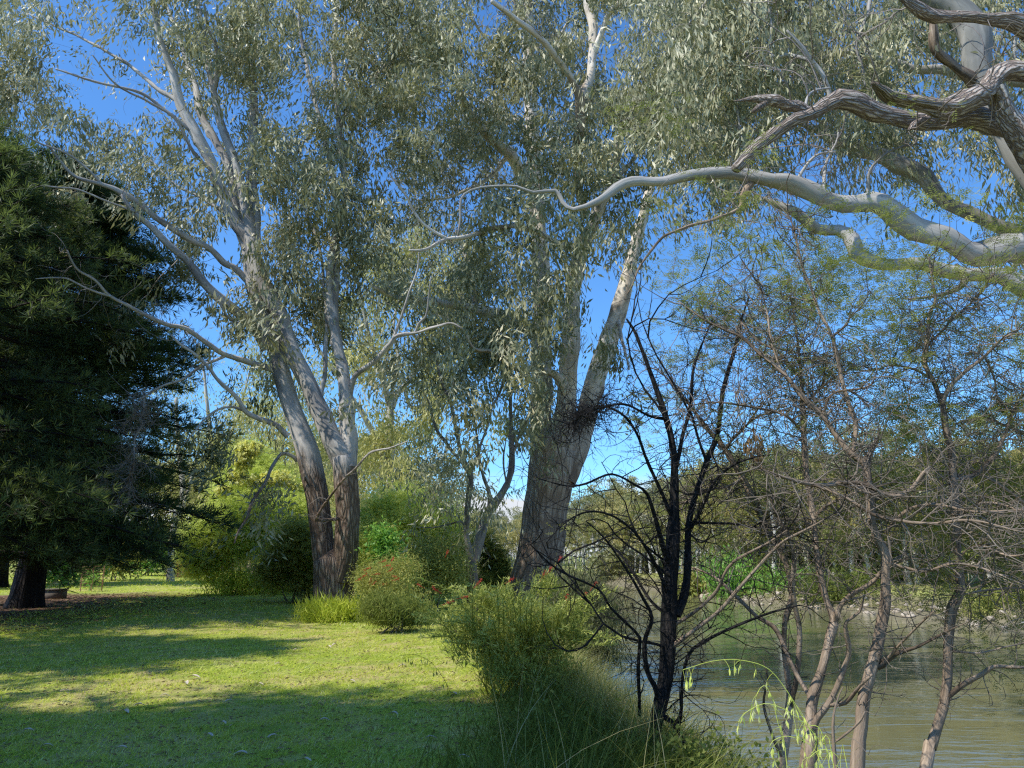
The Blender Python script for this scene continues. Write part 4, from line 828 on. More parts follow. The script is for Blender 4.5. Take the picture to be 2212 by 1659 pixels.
def blooms(T, spots, size, mat, seed, name='flower_spike'):
    r = np.random.default_rng(seed)
    for (x, y, d, ang) in spots:
        c = P(x, y, d); ax = nrm(np.array([math.cos(ang), r.normal() * .3, math.sin(ang)]))
        n = 46; t = r.uniform(-.5, .5, n)[:, None]; b0 = c + ax * t * size; dd = r.normal(size=(n, 3)); dd -= ax * (dd @ ax)[:, None]; dd = nrm(nrm(dd) + ax * .5)
        a = Acc(); leaves(a, b0, size * .34, size * .05, 0, None, 1, r, dd)
        st_ = np.array([[c - ax * size * 1.1, c - ax * size * .5, c, c + ax * size * .5]]); V, q = tubes(st_, np.array([[.003, .003, .003, .002]]) * size * 12, 5); a.add(V, q, np.full(len(V), .1))
        a.build(name, mat, T.root, T.base, smooth=False)

S1 = shrub('bottlebrush_bush', 'sprawling bush with narrow olive leaves and pinkish red spikes in front of the great gum', 9.2, 1110, [
    (1080, 1400, 115, 60, 0, 200), (1010, 1350, 75, 42, .1, 70), (1190, 1375, 80, 50, .1, 110), (1120, 1330, 80, 30, .3, 60), (1230, 1330, 50, 30, .5, 30), (1150, 1450, 120, 45, -.1, 160), (1060, 1295, 60, 20, .2, 50), (1180, 1268, 26, 26, .1, 22)],
    'bottle_leaf', 'up', .085, .012, 22, .05, 31, stems=9, stem_r=.014, r0=.0025)
sprig = Acc()
rs = np.random.default_rng(77)
for k in range(95):
    x0 = rs.uniform(990, 1240); y0 = 1420 - rs.random() * 60; out = (x0 - 1110) / 125; xe = x0 + out * rs.uniform(20, 90) + rs.normal() * 25; ye = rs.uniform(1245, 1390) + abs(out) * 25; dz_ = rs.uniform(-.7, .5)
    q3 = np.array([P(x0, y0, 9.1), P(x0 * .6 + xe * .4, y0 * .45 + ye * .55 - 8, 9.1 + dz_ * .5), P(xe, ye, 9.1 + dz_), P(xe + out * 22 + rs.normal() * 8, ye - rs.uniform(-6, 14), 9.1 + dz_ * 1.2)]); p = catmull(q3, .03)
    V, q = tubes(p[None], np.linspace(.006, .002, len(p))[None], 4); sprig.add(V, q, np.full(len(V), .4)); n = 70; t = rs.random(n) ** .55; ii = np.minimum((t * (len(p) - 1)).astype(int), len(p) - 2); tg = nrm(p[ii + 1] - p[ii])
    d = nrm(rs.normal(size=(n, 3)) * .6 + tg * .9 + [0, 0, .2]); leaves(sprig, p[ii], .062, .0095, 0, np.clip(.25 + .6 * t + rs.normal(size=n) * .12, 0, 1), 1, rs, d)
for pts in ([(1100, 1340), (1010, 1295), (940, 1262), (902, 1248)], [(1100, 1360), (1000, 1320), (930, 1325), (895, 1322)], [(1130, 1330), (1160, 1270), (1190, 1235), (1207, 1212)], [(1150, 1330), (1210, 1310), (1250, 1300), (1264, 1282)], [(1120, 1340), (1150, 1290), (1165, 1262), (1175, 1245)],
            [(1160, 1350), (1230, 1330), (1280, 1318), (1310, 1322)], [(1020, 1310), (1030, 1280), (1032, 1262)], [(1100, 1380), (1000, 1370), (940, 1375), (910, 1365)], [(1060, 1320), (1090, 1275), (1120, 1258), (1135, 1262)]):
    q3 = np.array([P(x, y, 9.0) for x, y in pts]); p = catmull(q3, .03); V, q = tubes(p[None], np.linspace(.006, .003, len(p))[None], 5); sprig.add(V, q, np.full(len(V), .5))
    n = 90; t = S1.rng.random(n) ** .8; ii = np.minimum((t * (len(p) - 1)).astype(int), len(p) - 2); tg = nrm(p[ii + 1] - p[ii]); d = nrm(S1.rng.normal(size=(n, 3)) * .7 + tg * .9); leaves(sprig, p[ii], .06, .009, 0, None, 1, S1.rng, d)
sprig.build('outer_sprays', 'bottle_leaf', S1.root, S1.base, smooth=False)
blooms(S1, [(1175, 1240, 9, 1.1), (1209, 1208, 9, 1.0), (1190, 1227, 9, 1.0), (1263, 1284, 9, .9), (1224, 1290, 9, 1.5), (1105, 1252, 9, .6), (972, 1300, 9, .4), (940, 1272, 9, 2.5), (1035, 1258, 9, .8), (1285, 1262, 9, .9), (1225, 1296, 9, 2.0), (1003, 1290, 9, .2)], .085, 'red_bloom', 5)

shrub('thicket_bush', 'bright yellow-green thicket beside the rough brown trunk', 27, 890, [(830, 1130, 60, 55, 1, 150), (900, 1160, 90, 70, 0, 260), (820, 1200, 60, 60, -1, 150), (960, 1190, 60, 60, 1, 140), (870, 1095, 60, 35, 2, 100), (940, 1110, 60, 35, 2, 70)],
      'shrub_bright', 'frond', .22, .028, 34, .30, 32, stem_r=.05)
shrub('thicket_bush', 'olive brown thicket left of the slender forked gum', 23, 930, [(940, 1210, 70, 50, 0, 240), (880, 1260, 80, 40, -.5, 190), (970, 1250, 40, 40, 0, 110), (830, 1290, 50, 40, -.5, 110)],
      'shrub_mid', 'any', .11, .026, 36, .20, 33, stem_r=.04)
S3 = shrub('bottlebrush_bush', 'low bush dotted with red flower spikes at the right foot of the many-stemmed gum', 19.5, 830, [(810, 1250, 45, 35, 0, 130), (840, 1290, 55, 40, -.3, 160), (870, 1230, 40, 30, .4, 80), (880, 1310, 40, 30, 0, 80)],
      'shrub_mid', 'any', .09, .018, 34, .15, 34, stem_r=.02)
blooms(S3, [(795, 1228, 19, .3), (800, 1255, 19, 1.3), (828, 1212, 19, .4), (845, 1230, 19, .6), (852, 1245, 19, 2.8), (815, 1240, 19, .1), (785, 1245, 19, .5), (830, 1262, 19, .2), (848, 1208, 19, 1.2), (808, 1260, 19, .8), (775, 1252, 19, .4), (857, 1252, 19, .2), (838, 1222, 19, .2), (966, 1193, 19, 1.2), (790, 1236, 19, 2.2), (906, 1264, 17, 2.6)], .12, 'red_bloom', 6)
shrub('green_shrub', 'small leafy bright green shrub inside the thicket', 21, 835, [(830, 1175, 28, 30, 0, 60), (850, 1240, 34, 30, 0, 60)], 'fresh_leaf', 'any', .12, .06, 26, .16, 35)
shrub('grass_tussock', 'dense dark tangle of grass and weeds under the red-flowered bush', 17, 850, [(830, 1320, 50, 22, 0, 120), (880, 1330, 50, 20, .5, 100)], 'shrub_dark', 'up', .16, .016, 34, .12, 36, cat='plant')
shrub('wattle_shrub', 'feathery green wattle with bare leaning stems on the far lawn edge', 33, 545, [(470, 1170, 65, 60, -2, 300), (540, 1140, 65, 65, -1, 300), (435, 1210, 42, 30, -2, 110), (600, 1130, 50, 60, 1, 180), (620, 1200, 50, 50, 1, 200), (520, 1060, 50, 40, 2, 120), (580, 1060, 60, 50, 2, 160), (650, 1130, 40, 70, 1, 120)],
      'shrub_bright', 'frond', .24, .03, 30, .32, 37, stem_r=.08, stems=9)
shrub('wattle_shrub', 'dark shaded wattle just left of the rough brown trunk', 27, 650, [(640, 1190, 50, 60, 0, 200), (660, 1240, 40, 35, 0, 120), (600, 1230, 40, 30, 0, 90)], 'shrub_mid', 'frond', .20, .03, 32, .26, 38, stem_r=.05, stems=8)
S5 = shrub('flowering_wattle', 'wattle covered in pale yellow blossom behind the feathery shrub', 36, 540, [(545, 1010, 45, 50, 0, 170), (590, 1060, 55, 40, 0, 170), (500, 1080, 40, 45, 0, 130)], 'shrub_bright', 'frond', .24, .03, 28, .34, 39, stem_r=.09, stems=6)
r = np.random.default_rng(9); a = Acc()
for (cx, cy, rx, ry, n) in ((538, 975, 30, 22, 260), (525, 1000, 24, 16, 120), (600, 1035, 38, 16, 190), (550, 1040, 40, 16, 130), (480, 1062, 18, 12, 70), (640, 1050, 20, 12, 50), (515, 1030, 26, 18, 80)):
    m_ = mpp(cx, cy, 33.5); c = P(cx, cy, 31.5); pts = c + nrm(r.normal(size=(n, 3))) * (r.random((n, 1)) ** .5) * np.array([rx * m_, rx * m_ * .6, ry * m_])
    needles(a, pts, .13, .075, 12, r)
a.build('blossom', 'yellow_bloom', S5.root, S5.base, smooth=False)
shrub('weeping_bush', 'grey-green bush drooping over the water right of the great gum', 14.5, 1235, [(1240, 1290, 60, 45, 0, 230), (1290, 1325, 50, 50, 0, 200), (1260, 1370, 60, 40, -.3, 190), (1305, 1405, 36, 32, -.3, 90), (1240, 1255, 45, 28, .5, 70)],
      'willow_leaf', 'hang', .09, .013, 32, .16, 40, stem_r=.03, stems=7)
shrub('river_shrub', 'fine-leaved green bush between the forked gum and the water', 28, 1055, [(1060, 1200, 26, 32, 0, 100), (1072, 1235, 30, 30, 0, 110), (1050, 1275, 30, 26, -1, 90), (1040, 1170, 20, 24, 0, 40)], 'shrub_dark', 'frond', .17, .022, 30, .22, 41, stem_r=.04)
shrub('tall_grass_clump', 'bright fresh grass clump at the foot of the many-stemmed gum', 19.8, 715, [(715, 1345, 55, 16, 0, 110), (680, 1335, 30, 14, 0, 40), (745, 1350, 26, 14, 0, 40)], 'grass', 'up', .30, .018, 40, .14, 42, cat='grass clump')
shrub('grass_clump', 'pale long grass around the bare stems of the feathery wattle', 31, 520, [(500, 1268, 55, 7, 0, 60), (580, 1268, 60, 8, 0, 60)], 'grass', 'up', .30, .03, 40, .3, 43, cat='grass clump')
shrub('leafy_vine', 'dark vine with heart-shaped leaves at the foot of the black wattle', 5.6, 1520, [(1500, 1640, 60, 26, 0, 34), (1565, 1615, 34, 14, 0, 12), (1470, 1610, 30, 24, 0, 14), (1660, 1640, 30, 14, 0, 6)], 'shrub_dark', 'any', .04, .03, 8, .06, 44, cat='plant', stem_r=.006, stems=5, r0=.0015)
shrub('weed_clump', 'dark weedy mound in the shade below the bottlebrush', 7.2, 1200, [(1180, 1560, 170, 16, 0, 40), (1350, 1590, 70, 16, 0, 20)], 'shrub_dark', 'any', .06, .03, 16, .09, 45, cat='plant', stem_r=.006, r0=.002)

# background under-storey at the far end of the lawn
def row(defs, seed0, mat_cycle, label_fn):
    for i, (x, y, rx, ry, d, n) in enumerate(defs):
        shrub('background_shrub', label_fn[i], d, x, [(x, y, rx, ry, 0, n)], mat_cycle[i], 'any', .30, .12, 26, .45, seed0 + i, stem_r=.05, stems=4)
row([(250, 1205, 45, 26, 52, 90), (320, 1200, 40, 26, 62, 90), (385, 1190, 36, 34, 64, 100), (440, 1205, 40, 32, 66, 90), (190, 1215, 30, 20, 46, 50), (130, 1220, 30, 26, 42, 50), (590, 1225, 60, 20, 62, 110), (350, 1160, 60, 30, 72, 120)], 60,
    ['shrub_mid', 'fresh_leaf', 'shrub_dark', 'shrub_mid', 'fresh_leaf', 'fresh_leaf', 'shrub_dark', 'shrub_dark'],
    ['olive shrub behind the wire tree guard', 'light green sapling clump at the far end of the lawn', 'dark shrub just left of the reddish brush heap', 'olive shrub just right of the reddish brush heap', 'small fresh green shrub by the wire tree guard', 'fresh green leaves behind the big pine trunk', 'long dark hedge-like shrub behind the leaning wattle stems', 'tall dark shrub behind the far lawn'])

# background gums beyond the lawn
G = []
for i, (bx, d, stems_, grid, x0, y0, lb) in enumerate([
    (452, 56, [[(452, 1225, 14), (450, 1120, 12), (462, 1000, 10), (450, 900, 8), (440, 800, 5), (430, 740, 3)], [(455, 1040, 8), (490, 960, 6), (520, 880, 5), (540, 800, 3)]], ['2333', '3544', '4775', '3674', '.243'], 330, 720, 'tall gum with a slim pale trunk behind the flowering wattle'),
    (612, 60, [[(612, 1225, 14), (615, 1100, 12), (600, 980, 10), (620, 880, 8), (640, 800, 5)], [(612, 1050, 8), (650, 960, 6), (690, 900, 5)]], ['2333', '3544', '5776', '5776', '3554'], 520, 740, 'gum with a pale olive crown behind the many-stemmed gum'),
    (395, 50, [[(370, 1235, 16), (376, 1130, 14), (395, 1060, 12), (385, 960, 9), (380, 860, 6)], [(376, 1140, 9), (400, 1080, 8), (420, 1010, 5)]], ['123', '243', '466', '366', '.42'], 320, 780, 'half shaded gum at the right edge of the dark pines')]):
    b_ = P(bx, 1225, d); b_[2] = gz(b_[0], b_[1]); T = Tree('background_gum', lb, 'tree', d, b_, 50 + i, 'bark_pale')
    T.limb(stems_[0], part=None, d0=d, flare=.3, drop=1); T.trunk_done(); T.limb(stems_[1])
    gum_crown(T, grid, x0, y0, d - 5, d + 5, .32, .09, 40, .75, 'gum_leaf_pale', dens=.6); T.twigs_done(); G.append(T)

# ================================================================ pines
def pine(name, label, x, y, h, rad, seed, low=1.2, trunk_r=.5, n_br=150, per=26, sh=1.0, tilt=0, group='dark pines on the left', mat='pine_needle', low_skirt=0):
    r = np.random.default_rng(seed); b = np.array([x, y, float(gz(x, y))]); root = thing(name, label, 'tree', b, group)
    t = np.linspace(0, 1, 24); tr = np.stack([x + .25 * np.sin(t * 5) + tilt * t, y + .2 * np.cos(t * 4), b[2] - .3 + (h + .2) * t], 1)
    V, q, c = limb_mesh(tr, trunk_r * (1 - t * .93), .08, 16, flare=1.2, seed=seed); build('trunk', V, q, c, 'bark_pine', root, None, True, b)
    z = low + (h - low - .2) * r.random(n_br) ** .85; k = np.clip((z - low) / (h - low), 0, 1)
    env = rad * np.clip(np.minimum(1.0, .8 + k * 1.4) * (1 - k ** 2.4) ** .8 + .06, .06, 1); L = env * r.uniform(.55, 1.12, n_br); az = r.uniform(0, 6.283, n_br)
    K = 8; tt = np.linspace(0, 1, K); p = np.zeros((n_br, K, 3)); u = np.stack([np.cos(az), np.sin(az)], 1)
    p[..., :2] = np.array([x, y]) + u[:, None] * (L[:, None] * tt)[..., None]; p[..., 0] += .25 * np.sin(z / h * 5)[:, None]
    p[..., 2] = b[2] + z[:, None] + L[:, None] * (.10 * tt - (.28 - .35 * k[:, None]) * tt ** 2) + r.normal(size=(n_br, K)) * .05
    V, q = tubes(p, np.linspace(1, .15, K)[None] * (.02 + .012 * L)[:, None], 4); a = Acc(); a.add(V, q)
    # side shoots, each ending in needle tufts
    m = n_br * per; j = r.integers(0, n_br, m); f = r.uniform(.25, 1, m); kk = f * (K - 1); i0 = np.minimum(kk.astype(int), K - 2); w = (kk - i0)[:, None]
    s0 = p[j, i0] * (1 - w) + p[j, i0 + 1] * w; dv = np.stack([np.cos(az[j] + r.normal(size=m) * .9), np.sin(az[j] + r.normal(size=m) * .9), r.normal(size=m) * .3 - .05], 1); sl = (.2 + .75 * r.random(m)) * (rad / 5) ** .5
    e0 = s0 + nrm(dv) * sl[:, None]; sp = np.stack([s0, (s0 + e0) / 2 + [0, 0, .04], e0], 1); V, q = tubes(sp, np.array([[.010, .007, .004]]).repeat(m, 0), 3); a.add(V, q)
    a.build('branches', 'bark_pine', root, b)
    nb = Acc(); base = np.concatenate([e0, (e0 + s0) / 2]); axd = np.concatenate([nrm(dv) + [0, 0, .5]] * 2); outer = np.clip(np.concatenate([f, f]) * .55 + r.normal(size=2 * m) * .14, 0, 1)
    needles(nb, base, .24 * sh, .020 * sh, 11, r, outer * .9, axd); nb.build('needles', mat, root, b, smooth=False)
    return root
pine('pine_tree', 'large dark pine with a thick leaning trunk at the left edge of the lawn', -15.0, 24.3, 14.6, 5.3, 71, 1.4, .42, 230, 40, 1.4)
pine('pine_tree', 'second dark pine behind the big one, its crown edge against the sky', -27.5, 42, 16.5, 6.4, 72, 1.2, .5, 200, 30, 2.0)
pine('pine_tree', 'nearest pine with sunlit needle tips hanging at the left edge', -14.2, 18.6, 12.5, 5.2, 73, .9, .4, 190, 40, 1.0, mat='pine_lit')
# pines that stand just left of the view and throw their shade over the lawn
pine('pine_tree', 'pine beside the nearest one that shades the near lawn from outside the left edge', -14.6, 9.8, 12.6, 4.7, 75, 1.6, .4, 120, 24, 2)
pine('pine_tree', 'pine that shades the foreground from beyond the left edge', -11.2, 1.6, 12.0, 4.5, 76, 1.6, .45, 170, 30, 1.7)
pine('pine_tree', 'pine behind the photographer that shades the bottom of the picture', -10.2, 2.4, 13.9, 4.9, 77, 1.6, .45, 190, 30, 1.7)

# ================================================================ opposite bank
def far_proto(seed, h=12.0, mat='far_leaf', nleaf=5200, wide=1.0, bark='bark_pale'):
    r = np.random.default_rng(seed); root = thing('riverside_gum', 'x', 'tree', (0, 0, 0)); a = Acc(); lean = r.normal() * .05
    t = np.linspace(0, 1, 10); tr = np.stack([lean * h * t + .15 * np.sin(t * 6 + seed), .15 * np.cos(t * 5), h * .7 * t - .4], 1)
    V, q, c = limb_mesh(tr, .20 * (1 - .7 * t) + .02, .1, 7, flare=.8, seed=seed); a.add(V, q)
    nb = 9; ends = []
    for k in range(nb):
        i = r.integers(3, 10); az = r.uniform(0, 6.28); L = h * r.uniform(.16, .34) * wide; e = tr[i] + np.array([math.cos(az) * L, math.sin(az) * L, L * r.uniform(.5, 1.2)])
        s = np.linspace(0, 1, 6)[:, None]; pp = tr[i] * (1 - s) + e * s + np.array([0, 0, -.12 * L]) * (s * (1 - s)) * 4; V, q = tubes(pp[None], (np.linspace(.08, .02, 6))[None], 5); a.add(V, q); ends.append(e)
    a.build('trunk', bark, root)
    ends = np.array(ends + [tr[-1] + [0, 0, h * .2], tr[-1] + [.8, 0, h * .1], tr[-1] + [-.8, .3, h * .12]])
    nc = 34; ci = r.integers(0, len(ends), nc); cc = ends[ci] + r.normal(size=(nc, 3)) * np.array([.10, .10, .075]) * h * wide; cr = h * r.uniform(.045, .10, nc)
    j = r.integers(0, nc, nleaf); v = nrm(r.normal(size=(nleaf, 3))); pts = cc[j] + v * (r.random((nleaf, 1)) ** .4) * cr[j][:, None] * np.array([1.15, 1.15, .75])
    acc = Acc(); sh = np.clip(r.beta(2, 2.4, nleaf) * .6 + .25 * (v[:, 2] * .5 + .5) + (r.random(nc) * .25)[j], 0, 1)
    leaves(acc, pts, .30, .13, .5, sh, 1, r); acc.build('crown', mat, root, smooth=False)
    return root
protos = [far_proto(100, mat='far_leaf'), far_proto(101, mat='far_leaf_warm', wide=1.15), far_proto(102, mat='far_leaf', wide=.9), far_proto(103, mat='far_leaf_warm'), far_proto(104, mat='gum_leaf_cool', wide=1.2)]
used = set()
def copy_tree(o):
    c = o.copy(); C.objects.link(c)
    for ch in o.children:
        d = ch.copy(); C.objects.link(d); d.parent = c
    return c
def far_tree(k, x, y, h, label, group, r):
    o = protos[k]
    if k in used: o = copy_tree(o)
    else: used.add(k)
    o.location = (x, y, float(gz(x, y))); s = h / 12.0; w = s * r.uniform(.85, 1.2); o.scale = (w, w, s); o.rotation_euler = (0, 0, r.uniform(0, 6.28)); o['label'] = label; o['group'] = group
r = np.random.default_rng(200)
# (view x range, distance range, height range, number, label)
for x0, x1, d0, d1, h0, h1, n, lb in (
    (1040, 1300, 172, 215, 9, 13, 34, 'grey-green gum in the distant wood beyond the river bend'),
    (880, 1060, 150, 210, 10, 14, 14, 'olive gum of the distant wood behind the forked gum'),
    (1230, 1480, 105, 140, 10, 14.5, 26, 'pale-trunked gum on the far bank right of the great trunk'),
    (1400, 1700, 80, 110, 10, 14, 30, 'pale-trunked gum on the far bank behind the black wattle'),
    (1620, 2260, 66, 92, 9, 13.5, 46, 'gum with white trunk lining the park across the river'),
    (1900, 2700, 58, 80, 9, 13, 34, 'gum in the park across the river towards the right edge')):
    k = 0
    while k < n:
        vx = x0 + (x1 - x0) * (k + r.random()) / n; d = r.uniform(d0, d1); X = (vx - CX) / F * d * 1.03
        if X < xf(d) + 2.5 and d < 185: X = float(xf(d)) + r.uniform(2.5, 9)
        far_tree(int(r.integers(5)), X, d, r.uniform(h0, h1), lb, lb, r); k += 1
# far woods that read as one mass behind the single trees
a = Acc()
for n, fx in ((9000, lambda n: (lambda d: (xf(d) + r.uniform(13, 22, n), d))(r.uniform(44, 112, n))), (7000, lambda n: (r.uniform(-150, 60, n), r.uniform(222, 240, n))), (9000, lambda n: (r.uniform(-130, -14, n), r.uniform(104, 114, n)))):
    X, d = fx(n); H = 5.5 + 1.6 * np.sin(X * .35) + 1.2 * np.sin(d * .5 + X * .11); Z = gz(X, d) + H * r.random(n) ** .8
    leaves(a, np.stack([X, d, Z], 1), 1.1, .5, .3, None, 1, r)
tag(a.build('far_wood', 'far_leaf', smooth=False), 'understorey of the far woods seen as one grey-green mass', 'wood', kind='stuff')
# trees beyond the end of the lawn, left
for k in range(20):
    d = r.uniform(74, 100); vx = 60 + 900 * (k + r.random()) / 20; X = (vx - CX) / F * d
    far_tree(int(r.integers(5)), X, d, r.uniform(11, 16), 'gum in the wood beyond the far end of the lawn', 'wood beyond the lawn', r)

# shrubs and rocks at the foot of the opposite bank
shrub('weeping_willow', 'small bright green willow at the water on the opposite bank', 74, 1585, [(1580, 1250, 45, 30, 0, 90), (1640, 1275, 45, 22, -1, 80), (1560, 1225, 24, 18, 0, 30)], 'fresh_leaf', 'hang', .6, .14, 30, .8, 80, cat='tree', stem_r=.1)
shrub('willow_shrub', 'lower bright green willow bush next to the small willow', 70, 1690, [(1690, 1285, 50, 17, 0, 80), (1740, 1290, 30, 10, 0, 24)], 'fresh_leaf', 'hang', .5, .12, 30, .7, 81, cat='shrub', stem_r=.06)
shrub('bank_shrub', 'grey-green bush on the opposite bank left of the willow', 80, 1500, [(1490, 1262, 30, 18, 0, 60)], 'shrub_mid', 'any', .5, .16, 26, .6, 82, stem_r=.05)
shrub('bank_shrub', 'dark bush overhanging the opposite bank behind the forked wattle', 62, 1800, [(1790, 1270, 60, 16, 0, 70), (1850, 1265, 40, 18, 0, 50)], 'shrub_dark', 'any', .45, .14, 26, .6, 83, stem_r=.05)
shrub('bank_shrub', 'olive bush on the opposite bank near the right edge', 48, 2130, [(2150, 1320, 60, 18, 0, 80)], 'shrub_mid', 'any', .3, .1, 26, .4, 84, stem_r=.04)
shrub('bank_shrub', 'grey-green bush at the waterline below the distant wood', 118, 1330, [(1330, 1225, 60, 22, 0, 100), (1400, 1232, 40, 18, 0, 60)], 'far_leaf', 'any', .8, .3, 26, 1.0, 85, stem_r=.06)
r = np.random.default_rng(300)
def rock_mesh(seed):
    q = np.random.default_rng(seed); n1, n2 = 6, 9; V = []
    for i in range(n1 + 1):
        for j in range(n2):
            a_, b_ = math.pi * i / n1, 2 * math.pi * j / n2; rr = 1 + q.normal() * .13
            V.append((math.sin(a_) * math.cos(b_) * rr, math.sin(a_) * math.sin(b_) * rr * .8, math.cos(a_) * rr * .6))
    Q = [[i * n2 + j, i * n2 + (j + 1) % n2, (i + 1) * n2 + (j + 1) % n2, (i + 1) * n2 + j] for i in range(n1) for j in range(n2)]
    return np.array(V), np.array(Q)
rocks = []
for k in range(130):
    d = 41 + 42 * (k / 130) + r.normal() * .6; s = r.uniform(.0, .55); X = float(xf(d)) + 4.5 * s + .2; sc = r.uniform(.14, .34)
    lb = 'pale tan rock of the stone facing along the opposite waterline'
    if k < 4: V, Q = rock_mesh(k); o = build('bank_rock', V, Q, None, 'rock', None, None, False); rocks.append(o)
    else: o = rocks[k % 4].copy(); C.objects.link(o)
    o.location = (X, d, float(gz(X, d)) + .05); o.scale = (sc, sc, sc); o.rotation_euler = (r.normal() * .3, r.normal() * .3, r.uniform(0, 6)); tag(o, lb, 'rock', 'rocks facing the opposite bank')
a = Acc(); n = 30000; d = r.uniform(40, 110, n); X = xf(d) + 1.5 + 12 * r.random(n) ** 1.5; blades(a, np.stack([X, d, gz(X, d) - .02], 1), .22, .07, .6, 1, r)
tag(a.build('park_grass', 'grass_dry', smooth=False), 'straw-green grass of the park across the river', 'grass', kind='stuff')

# ================================================================ small things
def box(acc, c, s, rz=0):
    x, y, z = np.array(s) / 2; V = np.array([(i, j, k) for i in (-x, x) for j in (-y, y) for k in (-z, z)], float)
    cr, sr = math.cos(rz), math.sin(rz); V = np.stack([V[:, 0] * cr - V[:, 1] * sr, V[:, 0] * sr + V[:, 1] * cr, V[:, 2]], 1) + np.array(c)
    acc.add(V, np.array([[0, 1, 3, 2], [4, 6, 7, 5], [0, 4, 5, 1], [2, 3, 7, 6], [0, 2, 6, 4], [1, 5, 7, 3]]))
# wire tree guard around a sapling
b = P(196, 1281, 35); b[2] = gz(b[0], b[1]); t_ = thing('tree_guard', 'rusty wire mesh cage around a young sapling on the sunlit lawn', 'tree guard', b)
for k in range(6):
    an = k * math.pi / 3; p = b + np.array([math.cos(an) * .48, math.sin(an) * .48, 0]); V, q = tubes(np.array([[p - [0, 0, .1], p + [0, 0, .6], p + [0, 0, 1.1]]]), np.full((1, 3), .012), 6); build('post', V, q, None, 'rusty_wire', t_, None, True, b)
an = np.linspace(0, 2 * np.pi, 25); rings = np.array([np.stack([b[0] + .48 * np.cos(an), b[1] + .48 * np.sin(an), np.full(25, b[2] + z)], 1) for z in np.linspace(.1, 1.08, 9)])
V, q = tubes(rings, np.full(rings.shape[:2], .0045), 4); build('wire_hoops', V, q, None, 'rusty_wire', t_, None, True, b)
shrub('sapling', 'young sapling inside the rusty wire guard', 35, 196, [(196, 1250, 12, 14, 0, 9)], 'fresh_leaf', 'any', .14, .07, 18, .15, 90, cat='tree', stem_r=.015, stems=1)
# low timber box by the pine
b = P(118, 1292, 29.2); b[2] = gz(b[0], b[1]); t_ = thing('timber_box', 'low dark timber box with a lighter top beside the big pine trunk', 'box', b)
a = Acc(); box(a, b + [0, 0, .14], (.62, .5, .32), .1); a.build('body', 'timber', t_, b, smooth=False); a = Acc(); box(a, b + [0, 0, .33], (.68, .56, .05), .1); a.build('lid', 'timber', t_, b, smooth=False)
# short post by the wattle
b = P(499, 1258, 33); b[2] = gz(b[0], b[1]); V, q = tubes(np.array([[b - [0, 0, .2], b + [0, 0, .3], b + [0.01, 0, .85]]]), np.array([[.09, .085, .08]]), 8)
tag(build('timber_post', np.vstack([V, [b + [0.01, 0, .86]]]), q, [[len(V) - 8 + k, len(V) - 8 + (k + 1) % 8, len(V)] for k in range(8)], 'timber', None, None, False, b), 'short dark timber post at the left of the leaning wattle stems', 'post')
# reddish heap of cut brush
b = P(398, 1240, 60); b[2] = gz(b[0], b[1]); r = np.random.default_rng(12); a = Acc(); n = 1500; v = nrm(r.normal(size=(n, 3))); v[:, 2] = abs(v[:, 2])
leaves(a, b + v * np.array([1.1, .9, 1.25]) * (r.random((n, 1)) ** .3), .45, .12, .1, None, 1, r)
tag(a.build('brush_heap', 'red_brush', None, b, smooth=False), 'rust-red heap of dead brush at the far end of the lawn', 'brush heap')
# bin with a little roof in the park opposite
b = P(2106, 1252, 60); b[2] = gz(b[0], b[1]); t_ = thing('park_bin', 'dark green bin under a small tan roof in the park opposite', 'bin', b)
M['green_paint'] = plain_mat('green_paint', (.015, .05, .03), (.025, .07, .045), 4, .5, .05); M['tan_sheet'] = plain_mat('tan_sheet', (.45, .36, .24), (.6, .5, .36), 4, .6, .05)
a = Acc(); box(a, b + [0, 0, .55], (.8, .7, 1.1)); a.build('body', 'green_paint', t_, b, smooth=False)
V = np.array([[-.7, -.6, 1.6], [.7, -.6, 1.6], [.7, .6, 1.6], [-.7, .6, 1.6], [0, 0, 2.1]]) + b; build('roof', V, [[3, 2, 1, 0]], [[0, 1, 4], [1, 2, 4], [2, 3, 4], [3, 0, 4]], 'tan_sheet', t_, None, False, b)
for sx in (-.45, .45):
    V, q = tubes(np.array([[b + [sx, 0, -.1], b + [sx, 0, .8], b + [sx, 0, 1.62]]]), np.full((1, 3), .04), 6); build('post', V, q, None, 'tan_sheet', t_, None, True, b)

# curls of shed bark on the lawn
spots = [(723, 1395, 10, 16), (710, 1398, 4, 8), (418, 1468, 20, 9), (400, 1480, 8, 12), (300, 1525, 14, 3), (270, 1540, 22, 4), (355, 1505, 10, 3), (495, 1518, 8, 4), (480, 1570, 10, 3), (640, 1405, 8, 3), (560, 1480, 8, 4), (660, 1650, 10, 3), (590, 1600, 7, 3), (850, 1545, 12, 4), (1110, 1590, 14, 4), (930, 1600, 10, 3), (260, 1630, 8, 3), (830, 1385, 9, 4), (870, 1440, 9, 4), (760, 1470, 10, 4), (140, 1490, 8, 3), (60, 1580, 9, 3), (600, 1440, 7, 3), (350, 1420, 6, 3), (450, 1600, 9, 3), (700, 1560, 9, 3), (980, 1500, 7, 3), (100, 1620, 9, 3), (1000, 1640, 10, 3), (520, 1640, 9, 3)]
r = np.random.default_rng(14)
